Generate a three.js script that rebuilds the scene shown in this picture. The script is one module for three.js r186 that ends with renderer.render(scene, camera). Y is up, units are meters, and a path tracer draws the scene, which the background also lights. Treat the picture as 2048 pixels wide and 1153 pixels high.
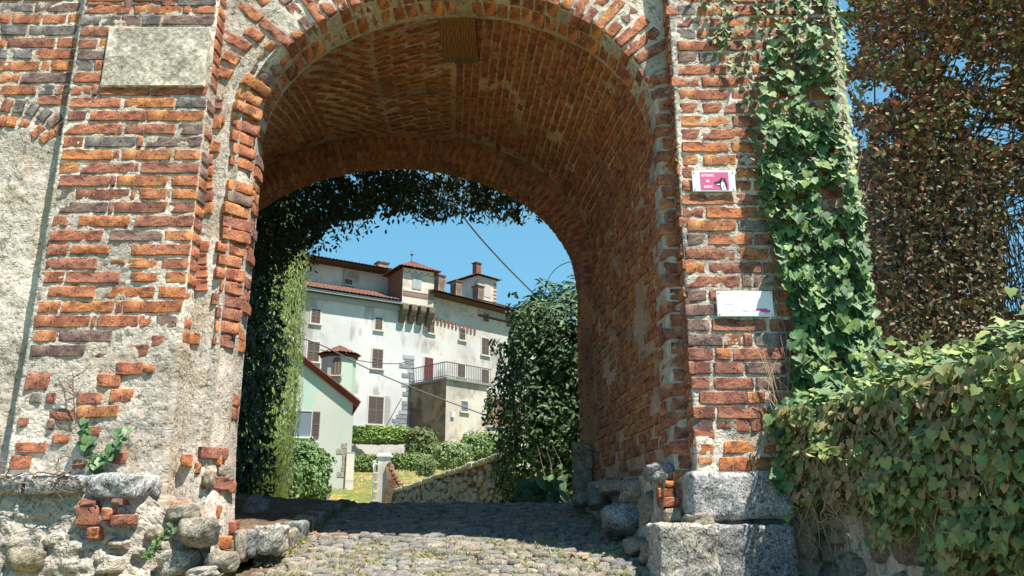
import * as THREE from 'three';
import { mergeGeometries, mergeVertices } from 'three/addons/utils/BufferGeometryUtils.js';
import { ImprovedNoise } from 'three/addons/math/ImprovedNoise.js';

// ---------------------------------------------------------------- camera, sky, sun, exposure
const scene = new THREE.Scene();
const EYE = 1.6, FOC = 1650, PITCH = THREE.MathUtils.degToRad(16);
const camera = new THREE.PerspectiveCamera(2 * Math.atan(576.5 / FOC) * 180 / Math.PI, 2048 / 1153, 0.05, 3000);
camera.position.set(0, EYE, 0);
camera.rotation.set(PITCH, 0, 0);
scene.add(camera);

const SUN = new THREE.Vector3(0.36, 1.0, 0.34).normalize();
const sun = new THREE.DirectionalLight(new THREE.Color(1.0, 0.93, 0.82), 5.0);
sun.name = 'sun';
sun.position.copy(SUN).multiplyScalar(80).add(new THREE.Vector3(0, 2, -20));
sun.target.position.set(0, 2, -20);
sun.castShadow = true;
sun.shadow.mapSize.set(4096, 4096);
Object.assign(sun.shadow.camera, { left: -45, right: 45, top: 45, bottom: -45, near: 1, far: 200 });
scene.add(sun, sun.target);

const renderer = new THREE.WebGLRenderer({ antialias: true });
renderer.toneMapping = THREE.LinearToneMapping;
renderer.toneMappingExposure = 2.1;
renderer.shadowMap.enabled = true;

{ // clear summer sky: deep azure overhead, paler towards the horizon
  const w = 64, h = 256, a = new Float32Array(w * h * 4);
  for (let j = 0; j < h; j++) {
    const el = ((j + 0.5) / h - 0.5) * Math.PI, s = Math.max(0, Math.sin(el));
    const t = Math.pow(1 - s, 2.2);
    const c = [0.070 + 0.075 * t, 0.185 + 0.185 * t, 0.33 + 0.17 * t];
    for (let i = 0; i < w; i++) { const k = (j * w + i) * 4; a[k] = c[0]; a[k + 1] = c[1]; a[k + 2] = c[2]; a[k + 3] = 1; }
  }
  const t = new THREE.DataTexture(a, w, h, THREE.RGBAFormat, THREE.FloatType);
  t.mapping = THREE.EquirectangularReflectionMapping; t.magFilter = THREE.LinearFilter; t.minFilter = THREE.LinearFilter; t.needsUpdate = true;
  scene.background = t; scene.environment = t;
}

// ---------------------------------------------------------------- helpers
const V3 = (x, y, z) => new THREE.Vector3(x, y, z);
let seedState = 1234567;
const seed = s => { seedState = s >>> 0; };
const rnd = () => { seedState = (seedState + 0x6D2B79F5) >>> 0; let t = seedState; t = Math.imul(t ^ (t >>> 15), t | 1); t ^= t + Math.imul(t ^ (t >>> 7), t | 61); return ((t ^ (t >>> 14)) >>> 0) / 4294967296; };
const rr = (a, b) => a + (b - a) * rnd();
const pick = a => a[Math.floor(rnd() * a.length) % a.length];
const lerp = (a, b, t) => a + (b - a) * t;
const clamp = (x, a, b) => Math.min(b, Math.max(a, x));
const sstep = (a, b, x) => { const t = clamp((x - a) / (b - a), 0, 1); return t * t * (3 - 2 * t); };
const perlin = new ImprovedNoise();
const n3 = (x, y, z) => perlin.noise(x + 31.7, y + 17.3, z + 5.9);
const fb3 = (x, y, z, o = 3) => { let s = 0, a = 1, f = 1; for (let i = 0; i < o; i++) { s += a * n3(x * f, y * f, z * f); a *= 0.5; f *= 2.03; } return s; };
const CP = Math.cos(PITCH), SP = Math.sin(PITCH);
// direction of a pixel of the 2048 x 1153 photograph, scaled so that its depth is 1
function ray(px, py) { const dx = (px - 1024) / FOC, dy = (576.5 - py) / FOC, zf = CP - dy * SP; return [dx / zf, (SP + dy * CP) / zf]; }
function W(px, py, D) { const [a, b] = ray(px, py); return V3(a * D, EYE + b * D, -D); }
function onWall(px, py, A, B) { // pixel onto the vertical plane through A and B ([x, depth]); returns [metres from A, height]
  const [a, b] = ray(px, py), dx = B[0] - A[0], dd = B[1] - A[1], L = Math.hypot(dx, dd);
  const D = (A[0] * dd - A[1] * dx) / (a * dd - dx);
  return [((a * D - A[0]) * dx + (D - A[1]) * dd) / L, EYE + b * D];
}
const used = {};
function numbered(n) { const k = used[n] = (used[n] ?? -1) + 1; return k ? `${n}_${String(k).padStart(3, '0')}` : n; }
function thing(name, label, category, pos = V3(0, 0, 0), group) {
  const o = new THREE.Group(); o.name = numbered(name); o.position.copy(pos); o.userData = { label, category };
  if (group) o.userData.group = group;
  scene.add(o); return o;
}
function absPos(o) { const p = V3(0, 0, 0); for (let q = o; q && q !== scene; q = q.parent) p.add(q.position); return p; }
// adds a mesh whose position is given in the world to a parent that is only moved, never turned
function put(parent, m, name) { if (name) m.name = name; m.position.sub(absPos(parent)); parent.add(m); return m; }
function part(parent, name, geo, mat) { return put(parent, new THREE.Mesh(geo, mat), name); }
function structure(name, geo, mat) { const m = new THREE.Mesh(geo, mat); m.name = numbered(name); m.userData = { kind: 'structure' }; scene.add(m); return m; }
function gridGeo(nu, nv, fn, uvf) { // fn(i / nu, j / nv) -> Vector3
  const pos = [], uv = [], idx = [];
  for (let j = 0; j <= nv; j++) for (let i = 0; i <= nu; i++) {
    const p = fn(i / nu, j / nv); pos.push(p.x, p.y, p.z);
    const t = uvf ? uvf(i / nu, j / nv, p) : [p.x, p.y]; uv.push(t[0], t[1]);
  }
  for (let j = 0; j < nv; j++) for (let i = 0; i < nu; i++) { const a = j * (nu + 1) + i, b = a + 1, c = a + nu + 1, d = c + 1; idx.push(a, b, d, a, d, c); }
  const g = new THREE.BufferGeometry();
  g.setAttribute('position', new THREE.Float32BufferAttribute(pos, 3)); g.setAttribute('uv', new THREE.Float32BufferAttribute(uv, 2));
  g.setIndex(idx); g.computeVertexNormals(); return g;
}
function mergeAll(list) { return mergeGeometries(list.map(g => { const h = g.index ? g.toNonIndexed() : g; for (const k of Object.keys(h.attributes)) if (!['position', 'normal', 'uv'].includes(k)) h.deleteAttribute(k); return h; })); }
// a solid of several plain boxes, optionally turned: [cx, cy, cz, sx, sy, sz, turn]
function boxes(list) { return mergeAll(list.map(([x, y, z, sx, sy, sz, t = 0]) => { const g = new THREE.BoxGeometry(sx, sy, sz); metricUV(g); g.rotateY(t); g.translate(x, y, z); return g; })); }
function metricUV(g) { const p = g.attributes.position, n = g.attributes.normal, u = g.attributes.uv; for (let i = 0; i < p.count; i++) { const ax = Math.abs(n.getX(i)), ay = Math.abs(n.getY(i)); if (ax > 0.6) u.setXY(i, p.getZ(i), p.getY(i)); else if (ay > 0.6) u.setXY(i, p.getX(i), p.getZ(i)); else u.setXY(i, p.getX(i), p.getY(i)); } }
function tube(pts, r, n = 8, rad = 5, r1 = r) {
  const c = new THREE.CatmullRomCurve3(pts), g = new THREE.TubeGeometry(c, n, 1, rad, false), P = g.attributes.position;
  for (let i = 0; i <= n; i++) { const o = c.getPointAt(i / n), k = lerp(r, r1, i / n); for (let j = 0; j <= rad; j++) { const q = i * (rad + 1) + j; P.setXYZ(q, o.x + (P.getX(q) - o.x) * k, o.y + (P.getY(q) - o.y) * k, o.z + (P.getZ(q) - o.z) * k); } }
  return g;
}

// ---------------------------------------------------------------- textures
const hash2 = (x, y, s) => { let h = Math.imul(x, 374761393) ^ Math.imul(y, 668265263) ^ Math.imul(s, 2246822519); h = Math.imul(h ^ (h >>> 13), 1274126177); return ((h ^ (h >>> 16)) >>> 0) / 4294967296; };
function pvn(x, y, per, s) { // periodic value noise
  const xi = Math.floor(x), yi = Math.floor(y), fx = x - xi, fy = y - yi, u = fx * fx * (3 - 2 * fx), v = fy * fy * (3 - 2 * fy), m = k => ((k % per) + per) % per;
  const a = hash2(m(xi), m(yi), s), b = hash2(m(xi + 1), m(yi), s), c = hash2(m(xi), m(yi + 1), s), d = hash2(m(xi + 1), m(yi + 1), s);
  return lerp(lerp(a, b, u), lerp(c, d, u), v);
}
function pf(x, y, per, o, s) { let t = 0, a = 0.5, n = 0; for (let i = 0; i < o; i++) { t += a * pvn(x * per, y * per, per, s + i); n += a; a *= 0.55; per *= 2; } return t / n; }
function tex(size, metres, fn, srgb) {
  const a = new Uint8Array(size * size * 4);
  for (let j = 0; j < size; j++) for (let i = 0; i < size; i++) { const c = fn(i / size, j / size), k = (j * size + i) * 4; a[k] = clamp(c[0], 0, 1) * 255; a[k + 1] = clamp(c[1] ?? c[0], 0, 1) * 255; a[k + 2] = clamp(c[2] ?? c[0], 0, 1) * 255; a[k + 3] = 255; }
  const t = new THREE.DataTexture(a, size, size, THREE.RGBAFormat); t.wrapS = t.wrapT = THREE.RepeatWrapping; t.magFilter = THREE.LinearFilter; t.minFilter = THREE.LinearMipmapLinearFilter; t.generateMipmaps = true;
  t.repeat.set(1 / metres, 1 / metres); if (srgb) t.colorSpace = THREE.SRGBColorSpace; t.needsUpdate = true; return t;
}
const T = {};
{
  const pits = (x, y) => { const f = pf(x, y, 12, 4, 5), p = pf(x, y, 60, 2, 9); return 0.62 + 0.45 * (f - 0.5) * 1.4 - 0.55 * sstep(0.66, 0.8, p); };
  T.brick = tex(512, 0.45, (x, y) => { const f = pf(x, y, 8, 5, 5), p = pf(x, y, 56, 2, 9), w = pf(x, y, 20, 3, 77); const v = 0.84 + 0.75 * (f - 0.5) - 0.28 * sstep(0.62, 0.76, p), k = sstep(0.60, 0.74, w) * 0.45; return [lerp(v, 0.9, k), lerp(v * (0.94 + 0.2 * (f - .5)), 0.9, k), lerp(v * 0.9, 0.95, k)]; }, true);
  T.brickB = tex(512, 0.45, (x, y) => [pits(x, y)]);
  T.mortar = tex(1024, 1.7, (x, y) => { const f = pf(x, y, 5, 6, 21), g = pf(x, y, 160, 2, 25), s = sstep(0.54, 0.66, pf(x, y, 9, 5, 33)), dk = sstep(0.66, 0.74, pf(x, y, 60, 3, 37)); const v = 0.82 + 0.42 * (f - 0.5) + 0.25 * (g - 0.5) - 0.06 * s - 0.22 * dk; return [v, v * (0.975 - 0.03 * s), v * (0.935 - 0.07 * s)]; }, true);
  T.mortarB = tex(512, 0.7, (x, y) => [0.5 + 0.9 * (pf(x, y, 18, 5, 41) - 0.5) - 0.35 * sstep(0.64, 0.76, pf(x, y, 50, 2, 47))]);
  T.granite = tex(512, 0.5, (x, y) => { const g = pf(x, y, 90, 2, 51), f = pf(x, y, 6, 4, 57), k = pf(x, y, 40, 2, 59); const v = 0.72 + 0.7 * (g - 0.5) + 0.35 * (f - 0.5) - 0.25 * sstep(0.68, 0.78, k); return [v, v, v]; }, true);
  T.graniteB = tex(512, 0.5, (x, y) => [0.5 + 0.8 * (pf(x, y, 14, 6, 61) - 0.5)]);
  T.white = tex(512, 9, (x, y) => { const f = pf(x, y, 5, 6, 71), s = sstep(0.52, 0.70, pf(x, y * 0.35, 12, 5, 73)); const v = 0.93 + 0.20 * (f - 0.5) - 0.17 * s; return [v, v * (0.995 - 0.015 * s), v * (0.985 - 0.03 * s)]; }, true);
  T.worn = tex(512, 6, (x, y) => { const f = pf(x, y, 6, 6, 81), s = sstep(0.48, 0.62, pf(x, y, 8, 5, 83)), r = sstep(0.60, 0.68, pf(x, y, 12, 5, 87)); const v = 0.86 + 0.3 * (f - 0.5) - 0.22 * s; return [v, v * (0.97 - 0.16 * r), v * (0.90 - 0.24 * r)]; }, true);
  T.wornPale = tex(512, 7, (x, y) => { const f = pf(x, y, 6, 6, 181), s = sstep(0.52, 0.68, pf(x, y * 0.6, 9, 5, 183)), r = sstep(0.64, 0.70, pf(x, y, 14, 5, 187)); const v = 0.90 + 0.24 * (f - 0.5) - 0.16 * s; return [v, v * (0.99 - 0.07 * r), v * (0.97 - 0.13 * r)]; }, true);
  T.green = tex(512, 7, (x, y) => { const f = pf(x, y, 4, 5, 91), s = sstep(0.45, 0.7, pf(x, y * 0.5, 6, 4, 93)); const v = 0.92 + 0.14 * (f - 0.5); return [v * (1 - 0.10 * s), v, v * (0.98 - 0.02 * s)]; }, true);
  T.grass = tex(512, 5, (x, y) => { const f = pf(x, y, 5, 6, 101), g = pf(x, y, 60, 2, 103), s = sstep(0.42, 0.62, f); const v = 0.75 + 0.6 * (g - 0.5); return [lerp(0.56, 0.80, s) * v * 1.2, lerp(0.60, 0.70, s) * v * 1.2, lerp(0.30, 0.45, s) * v * 1.2]; }, true);
  T.earth = tex(512, 1.2, (x, y) => { const f = pf(x, y, 6, 6, 111), g = pf(x, y, 70, 2, 113); const v = 0.7 + 0.5 * (f - 0.5) + 0.4 * (g - 0.5); return [v, v * 0.92, v * 0.80]; }, true);
  T.wood = tex(512, 0.5, (x, y) => { const w = pf(x, y, 3, 3, 121); const g = pf(x * 9 % 1, (y * 0.9 + w * 0.12) % 1, 16, 4, 123), r = 0.5 + 0.5 * Math.sin((x + 0.09 * w) * 150 + 6 * w); const v = 0.62 + 0.45 * (g - 0.5) + 0.22 * (r - 0.5); return [v, v * 0.86, v * 0.68]; }, true);
  T.tile = tex(256, 1.6, (x, y) => { const f = pf(x, y, 8, 4, 131), g = pf(x, y, 24, 2, 133); const v = 0.78 + 0.5 * (f - 0.5) + 0.3 * (g - 0.5), s = sstep(0.55, 0.75, g) * 0.5; return [v, lerp(v * 0.93, v, s), lerp(v * 0.88, v * 0.95, s)]; }, true);
  T.plaque = tex(512, 0.9, (x, y) => { const f = pf(x, y, 8, 5, 151), g = pf(x, y, 50, 3, 153), w = sstep(0.50, 0.66, pf(x, y * 0.8, 5, 5, 157)); const v = lerp(0.70, 0.90, w) + 0.3 * (f - 0.5) + 0.5 * (g - 0.5); return [v, v * 0.96, v * 0.90]; }, true);
  T.fine = tex(256, 0.3, (x, y) => [0.5 + 0.9 * (pf(x, y, 20, 4, 141) - 0.5)]);
}
// ---------------------------------------------------------------- materials
const std = (c, o = {}) => { const m = new THREE.MeshStandardMaterial({ roughness: 0.92, metalness: 0, ...o }); m.color.setRGB(...c); return m; };
const brickMat = c => std(c, { map: T.brick, bumpMap: T.brickB, bumpScale: 0.006, roughness: 0.93 });
const M = {
  brick: { o: [[.66, .285, .115], [.70, .33, .15], [.62, .25, .11]], r: [[.58, .24, .135], [.54, .215, .125], [.61, .26, .145]], d: [[.45, .205, .14], [.49, .22, .15], [.40, .18, .13]], p: [[.30, .215, .195], [.34, .23, .20]], g: [[.25, .25, .25], [.30, .29, .285]] },
  mortar: std([.76, .71, .655], { map: T.mortar, bumpMap: T.mortarB, bumpScale: 0.008 }),
  plaster: std([.76, .71, .655], { map: T.mortar, bumpMap: T.mortarB, bumpScale: 0.008 }),
  vaultMortar: std([.80, .565, .43], { map: T.mortar, bumpMap: T.mortarB, bumpScale: 0.006 }),  // pinkish lime tone, tinted warmer to carry light bounced off the bricks
  band: std([.48, .25, .15], { map: T.mortar, bumpMap: T.mortarB, bumpScale: 0.01 }),
  rubble: std([.62, .595, .55], { map: T.mortar, bumpMap: T.mortarB, bumpScale: 0.02 }),
  plaque: std([.88, .855, .80], { map: T.plaque, bumpMap: T.mortarB, bumpScale: 0.004 }),
  granite: std([.62, .615, .61], { map: T.granite, bumpMap: T.graniteB, bumpScale: 0.012 }),
  graniteWarm: std([.62, .585, .50], { map: T.granite, bumpMap: T.graniteB, bumpScale: 0.012 }),
  graniteDark: std([.40, .40, .405], { map: T.granite, bumpMap: T.graniteB, bumpScale: 0.014 }),
  earth: std([.25, .205, .15], { map: T.earth, bumpMap: T.mortarB, bumpScale: 0.015 }),
  grass: std([.62, .58, .40], { map: T.grass, bumpMap: T.mortarB, bumpScale: 0.02 }),
  wood: std([.66, .42, .25], { map: T.wood, bumpMap: T.wood, bumpScale: 0.003, roughness: 0.8 }),
  gapShade: std([.10, .08, .07]),
};
for (const k in M.brick) M.brick[k] = M.brick[k].map(brickMat);
const vBrick = [...M.brick.r, M.brick.o[2], M.brick.d[0], M.brick.r[1]];
const wallBrick = [...M.brick.o, ...M.brick.r];
const stoneMats = [[.36, .35, .32], [.44, .40, .32], [.30, .31, .32], [.50, .43, .31], [.42, .34, .28], [.27, .27, .27]].map(c => std(c, { map: T.granite, bumpMap: T.graniteB, bumpScale: 0.006, roughness: 0.85 }));
// ---------------------------------------------------------------- ground, road, verge
const prof = [[-60, -9], [-20, -5.2], [-6, -3.0], [-2, -2.05], [0, -1.6], [3, -0.70], [4.3, -0.262], [4.8, -0.172], [5.3, -0.105], [6.0, -0.015], [7.0, 0.105], [7.6, 0.158], [9, 0.175], [12, 0.225], [18, 0.34], [24, 0.49], [27, 0.72], [30, 1.2], [36, 1.85], [45, 2.9], [55, 3.5], [80, 4.6], [150, 7], [400, 12], [900, 14]];
function G(x, D) {
  let k = 0; while (k < prof.length - 2 && D > prof[k + 1][0]) k++;
  const [a, ya] = prof[k], [b, yb] = prof[k + 1]; let y = lerp(ya, yb, clamp((D - a) / (b - a), 0, 1));
  if (D > 8) y += 0.10 * sstep(8, 12, D) * sstep(-1.0, 1.5, x) * (1 - sstep(18, 26, D)); // slightly higher on the wall side
  return y + EYE;
}
{
  const xs = [], ds = [];
  for (let x = -4; x <= 4.001; x += 0.2) xs.push(x);
  for (let x = 4, s = 0.4; x < 320; s *= 1.18) { x += s; xs.push(x); xs.unshift(-x); }
  for (let d = -2; d <= 10.001; d += 0.2) ds.push(d);
  for (let d = 10, s = 0.4; d < 900; s *= 1.08) { d += s; ds.push(d); }
  for (let d = -2, s = 0.6; d > -60; s *= 1.3) { d -= s; ds.unshift(d); }
  const g = gridGeo(xs.length - 1, ds.length - 1, (u, v) => { const x = xs[Math.round(u * (xs.length - 1))], D = ds[Math.round(v * (ds.length - 1))]; const near = D > 2 && D < 9 ? 0.0 : 1; return V3(x, G(x, D) - 0.03 + 0.05 * near * n3(x * 0.7, D * 0.7, 1) * sstep(9, 16, Math.abs(D - 4) + 5), -D); }, (u, v, p) => [p.x, -p.z]);
  structure('ground', g, M.grass);
}
function edgeX(D) { return lerp(-1.27, -1.42, (D - 4.6) / 2.7); }
{ // earth bed of the road, then the cobbles
  const L = D => D > 4.4 ? edgeX(clamp(D, 4.6, 9)) : lerp(-2.4, -1.3, clamp((D - 2) / 2.4, 0, 1)), R = D => D < 4.4 ? lerp(1.6, 1.25, clamp((D - 2) / 2.4, 0, 1)) : lerp(0.95, 0.75, (D - 4.4) / 3);
  const bed = structure('cobbled_road', gridGeo(40, 120, (u, v) => { const D = lerp(2.2, 9.4, v), x = lerp(L(D) - 0.1, R(D) + 0.25, u); return V3(x, G(x, D) + 0.004 + 0.008 * n3(x * 9, D * 9, 2), -D); }, (u, v, p) => [p.x, -p.z]), M.earth);
  const cobbleMats = [[.36, .335, .29], [.42, .38, .31], [.29, .285, .275], [.47, .41, .31], [.36, .305, .26], [.24, .235, .23], [.40, .315, .25], [.32, .32, .30]].map(c => std(c, { map: T.granite, bumpMap: T.graniteB, bumpScale: 0.006, roughness: 0.85 }));
  seed(77);
  const geos = [];
  for (let k = 0; k < 7; k++) {
    let g = new THREE.IcosahedronGeometry(1, 1); g.deleteAttribute('uv'); g.deleteAttribute('normal'); g = mergeVertices(g);
    const P = g.attributes.position, uv = [];
    for (let i = 0; i < P.count; i++) {
      let x = P.getX(i), y = P.getY(i), z = P.getZ(i); const q = 1 + 0.22 * n3(x * 1.3 + k * 7, y * 1.3, z * 1.3) + 0.05 * n3(x * 4, y * 4 + k, z * 4);
      const e = v => Math.sign(v) * Math.pow(Math.abs(v), 0.72); x = e(x) * q; y = e(y) * q * 0.9; z = e(z) * q;
      P.setXYZ(i, x, y, z); uv.push(x * 0.08 + k * 0.1, z * 0.08 + y * 0.05);
    }
    g.setAttribute('uv', new THREE.Float32BufferAttribute(uv, 2)); g.computeVertexNormals(); geos.push(g);
  }
  const list = [];
  for (let D = 3.3; D < 9.2; ) {
    const rowH = rr(0.046, 0.072); let x = L(D) + 0.02 + rr(0, 0.05);
    while (x < R(D) + 0.15) {
      const mid = Math.abs(x + 0.42) < 0.17; const w = mid ? rr(0.14, 0.22) : rr(0.05, 0.11);
      list.push([x + w / 2, D + rowH / 2 + (mid ? 0 : rr(-0.02, 0.02)), w * 0.53, rowH * rr(0.5, 0.57), rr(0.014, 0.028)]); x += w;
    }
    D += rowH;
  }
  list.sort((a, b) => (a[1] < 4.28 ? 99 : a[1]) - (b[1] < 4.28 ? 99 : b[1]));
  const rest = cobbleMats.map(() => []);
  list.forEach(([x, D, a, b, h], i) => {
    const g = pick(geos), mi = Math.floor(rnd() * 8), y = G(x, D) + h * 0.15 + rr(-0.006, 0.008), turn = rr(-0.3, 0.3) + (rnd() < 0.5 ? Math.PI : 0);
    const m = new THREE.Mesh(g, cobbleMats[mi]); m.position.set(x, y, -D); m.scale.set(a, h, b); m.rotation.set(rr(-0.08, 0.08) + (D < 4.5 ? 0.24 : 0.14), turn, rr(-0.08, 0.08), 'XYZ');
    if (i < 300) put(bed, m, 'cobblestone');
    else { m.updateMatrix(); rest[mi].push(g.clone().applyMatrix4(m.matrix)); }
  });
  rest.forEach((l, i) => { if (l.length) { const m = part(bed, 'more_cobblestones', mergeAll(l), cobbleMats[i]); m.userData.kind = 'stuff'; } });
}
// rounded lumps of stone, shared by boulders, rubble and kerbs
function lump(k, detail = 3, boxy = 0.7, rough = 0.25) {
  let g = new THREE.IcosahedronGeometry(1, detail); g.deleteAttribute('uv'); g.deleteAttribute('normal'); g = mergeVertices(g);
  const P = g.attributes.position, uv = [];
  for (let i = 0; i < P.count; i++) {
    let x = P.getX(i), y = P.getY(i), z = P.getZ(i); const e = v => Math.sign(v) * Math.pow(Math.abs(v), boxy);
    const q = 1 + rough * fb3(x * 1.2 + k * 9.1, y * 1.2, z * 1.2, 3); x = e(x) * q; y = e(y) * q; z = e(z) * q;
    P.setXYZ(i, x, y, z); uv.push(x * 0.12 + z * 0.05 + k * 0.13, y * 0.12 + z * 0.07);
  }
  g.setAttribute('uv', new THREE.Float32BufferAttribute(uv, 2)); g.computeVertexNormals(); return g;
}
const lumps = [0, 1, 2, 3, 4, 5].map(k => lump(k, 3, 0.60, 0.30));
// a rough-hewn block of w x h x d metres: flat faces, broken edges, uv in metres
function roughBlock(w, h, d, k, rough = 0.016, r = 0.022) {
  const st = clamp(Math.max(w, h) / 18, 0.012, 0.04), nx = Math.max(4, Math.round(w / st)), ny = Math.max(4, Math.round(h / st)), nz = Math.max(4, Math.round(d / st / 1.5));
  let g = new THREE.BoxGeometry(w, h, d, nx, ny, nz); g.deleteAttribute('uv'); g.deleteAttribute('normal'); g = mergeVertices(g, 1e-5);
  const P = g.attributes.position, uv = [], hx = w / 2, hy = h / 2, hz = d / 2; r = Math.min(r, hx * 0.5, hy * 0.5, hz * 0.5);
  for (let i = 0; i < P.count; i++) {
    const x = P.getX(i), y = P.getY(i), z = P.getZ(i), e = r * (1 + 1.1 * n3(x * 9 + k, y * 9, z * 9)), ix = clamp(x, -(hx - e), hx - e), iy = clamp(y, -(hy - e), hy - e), iz = clamp(z, -(hz - e), hz - e);
    let dx = x - ix, dy = y - iy, dz = z - iz; const l = Math.hypot(dx, dy, dz) || 1, m = Math.min(l, e); dx *= m / l; dy *= m / l; dz *= m / l;
    const q = 1 + rough / 0.1 * 0.25 * fb3(x * 7 + k * 5.3, y * 7, z * 7, 4), skew = 0.05 * n3(k * 1.7, 1, 2), px = (ix + dx) * (1 + skew * y / hy) , py = (iy + dy) * (1 - 0.06 * n3(k, 3, 1) * x / hx);
    const bump = rough * fb3(x * 12 + k * 3.1, y * 12, z * 12, 4), nl = Math.hypot(dx, dy, dz) || 1;
    P.setXYZ(i, px + dx / nl * bump, py + dy / nl * bump, iz + dz + dz / nl * bump); uv.push(x + z * 0.6 + k * 0.17, y + z * 0.6 + k * 0.23);
  }
  g.setAttribute('uv', new THREE.Float32BufferAttribute(uv, 2)); g.computeVertexNormals(); return g;
}
const blocks = [0, 1, 2, 3, 4]; // kinds of rough block
const unitBlocks = [0, 1, 2, 3, 4].map(k => roughBlock(0.5, 0.12, 0.4, k + 20, 0.02, 0.03).scale(4, 2 / 0.12, 5));
function rock(parent, name, geo, mat, x0, y0, x1, y1, D, depth, turn = 0) { // a stone that fills a pixel rectangle at depth D (its front)
  const c = W((x0 + x1) / 2, (y0 + y1) / 2, D), a = W(x0, (y0 + y1) / 2, D), b = W(x1, (y0 + y1) / 2, D), t = W((x0 + x1) / 2, y0, D), u = W((x0 + x1) / 2, y1, D), w = b.x - a.x, h = t.y - u.y;
  const m = new THREE.Mesh(typeof geo === 'number' ? roughBlock(w, h, depth, geo + Math.round(x0 + y0)) : geo, mat); m.position.set(c.x, c.y, -(D + depth * 0.5)); if (typeof geo !== 'number') m.scale.set(w / 2, h / 2, depth / 2); m.rotation.z = turn;
  if (parent) return put(parent, m, name); m.name = numbered(name); scene.add(m); return m;
}
{ // raised verge on the left of the passage, with a kerb of rough stones
  const v = structure('raised_verge', gridGeo(40, 60, (u, w) => { const D = lerp(4.52, 9.0, w), e = edgeX(D), x = lerp(e, -4.2, Math.max(0, (u - 0.1) / 0.9)); const rise = u < 0.1 ? lerp(-0.1, 1, u / 0.1) : 1; const h = 0.085 * (1 - 0.75 * sstep(6.4, 8.2, D)); return V3(x + 0.03 * n3(D * 4, u * 5, 3), G(x, D) + rise * (h + 0.05 * (e - x)) + 0.035 * fb3(x * 5, D * 5, 4) + 0.012 * n3(x * 22, D * 22, 5), -D); }, (u, w, p) => [p.x, -p.z]), M.earth);
  rock(v, 'kerbstone', blocks[0], M.graniteWarm, 504, 1052, 559, 1108, 4.48, 0.20);
  rock(v, 'kerbstone', blocks[1], stoneMats[2], 484, 1062, 507, 1116, 4.44, 0.18);
  rock(v, 'kerbstone', blocks[2], stoneMats[4], 464, 1062, 488, 1124, 4.40, 0.18);
  for (let k = 0; k < 7; k++) { const D = 4.78 + k * 0.33, x = edgeX(D) - 0.05, m = new THREE.Mesh(roughBlock(0.13, 0.17 * (1 - 0.07 * k), 0.30, k), stoneMats[k % 6]); m.position.set(x, G(x, D) + 0.03, -D); m.rotation.y = 0.06; put(v, m, 'kerbstone'); }
  rock(v, 'boulder', lumps[2], M.graniteDark, 478, 995, 524, 1040, 5.9, 0.22);
  rock(v, 'boulder', lumps[3], M.graniteDark, 490, 990, 512, 1012, 6.4, 0.2);
}

// ---------------------------------------------------------------- bricks
function brickGeo(L, H, Tk, k) {
  const r = Math.min(0.0048, H * 0.25), sk = [1, 2, 3, 4].map(q => 0.09 * n3(k * 1.37 + q * 2.1, q, k * .7)), div = (h, n) => { const a = [-h, -(h - r)]; for (let i = 1; i < n; i++) a.push(lerp(-(h - r), h - r, i / n)); a.push(h - r, h); return a; };
  const hx = L / 2, hy = H / 2, hz = Tk / 2, nx = Math.max(2, Math.round(L / 0.045));
  let g = new THREE.BoxGeometry(2, 2, 2, nx + 2, 4, 3); g.deleteAttribute('uv'); g.deleteAttribute('normal'); g = mergeVertices(g);
  const P = g.attributes.position, uv = [], X = div(hx, nx), Y = div(hy, 2), Z = div(hz, 1);
  for (let i = 0; i < P.count; i++) {
    const x = X[Math.round((P.getX(i) + 1) / 2 * (X.length - 1))], y = Y[Math.round((P.getY(i) + 1) / 2 * (Y.length - 1))], z = Z[Math.round((P.getZ(i) + 1) / 2 * (Z.length - 1))];
    const ix = clamp(x, -(hx - r), hx - r), iy = clamp(y, -(hy - r), hy - r), iz = clamp(z, -(hz - r), hz - r);
    let dx = x - ix, dy = y - iy, dz = z - iz; const l = Math.hypot(dx, dy, dz); if (l > 0) { dx *= r / l; dy *= r / l; dz *= r / l; }
    const w = (Math.abs(z) > hz - r - 1e-6 && l <= r * 1.01 && Math.abs(x) < hx - r && Math.abs(y) < hy - r ? 0.004 : 0.009) * fb3(x * 24 + k * 3.1, y * 24, z * 24, 3), chip = l > r * 1.1 ? -0.022 * Math.max(0, n3(x * 13 + k * 5, y * 13, 3) - 0.05) : 0;
    const nX = l > 0 ? dx / r : 0, nY = l > 0 ? dy / r : 0, nZ = l > 0 ? dz / r : 0;
    P.setXYZ(i, (ix + dx + nX * (w + chip)) * (1 + sk[0] * y / hy * 0.35), (iy + dy + nY * (w + chip)) * (1 + sk[1] * x / hx) + hy * sk[2] * x / hx, iz + dz + nZ * (w + chip));
    uv.push(x + z * 0.6 + k * 0.171, y + z * 0.6 + k * 0.113);
  }
  g.setAttribute('uv', new THREE.Float32BufferAttribute(uv, 2)); g.computeVertexNormals(); g.userData = { L, H, Tk }; return g;
}
const BL = [0.035, 0.065, 0.10, 0.14, 0.19, 0.235, 0.275], bGeo = BL.map((L, i) => [0, 1, 2, 3].map(k => brickGeo(L, 0.063, 0.07, k + i * 4)));
function brickMesh(len, h, th, mat) {
  let b = 0; BL.forEach((L, i) => { if (Math.abs(L - len) < Math.abs(BL[b] - len)) b = i; });
  const m = new THREE.Mesh(pick(bGeo[b]), mat); m.scale.set(len / BL[b], h / 0.063, th / 0.07); return m;
}
function toneMat(t) { return pick(M.brick[t]); }
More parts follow.
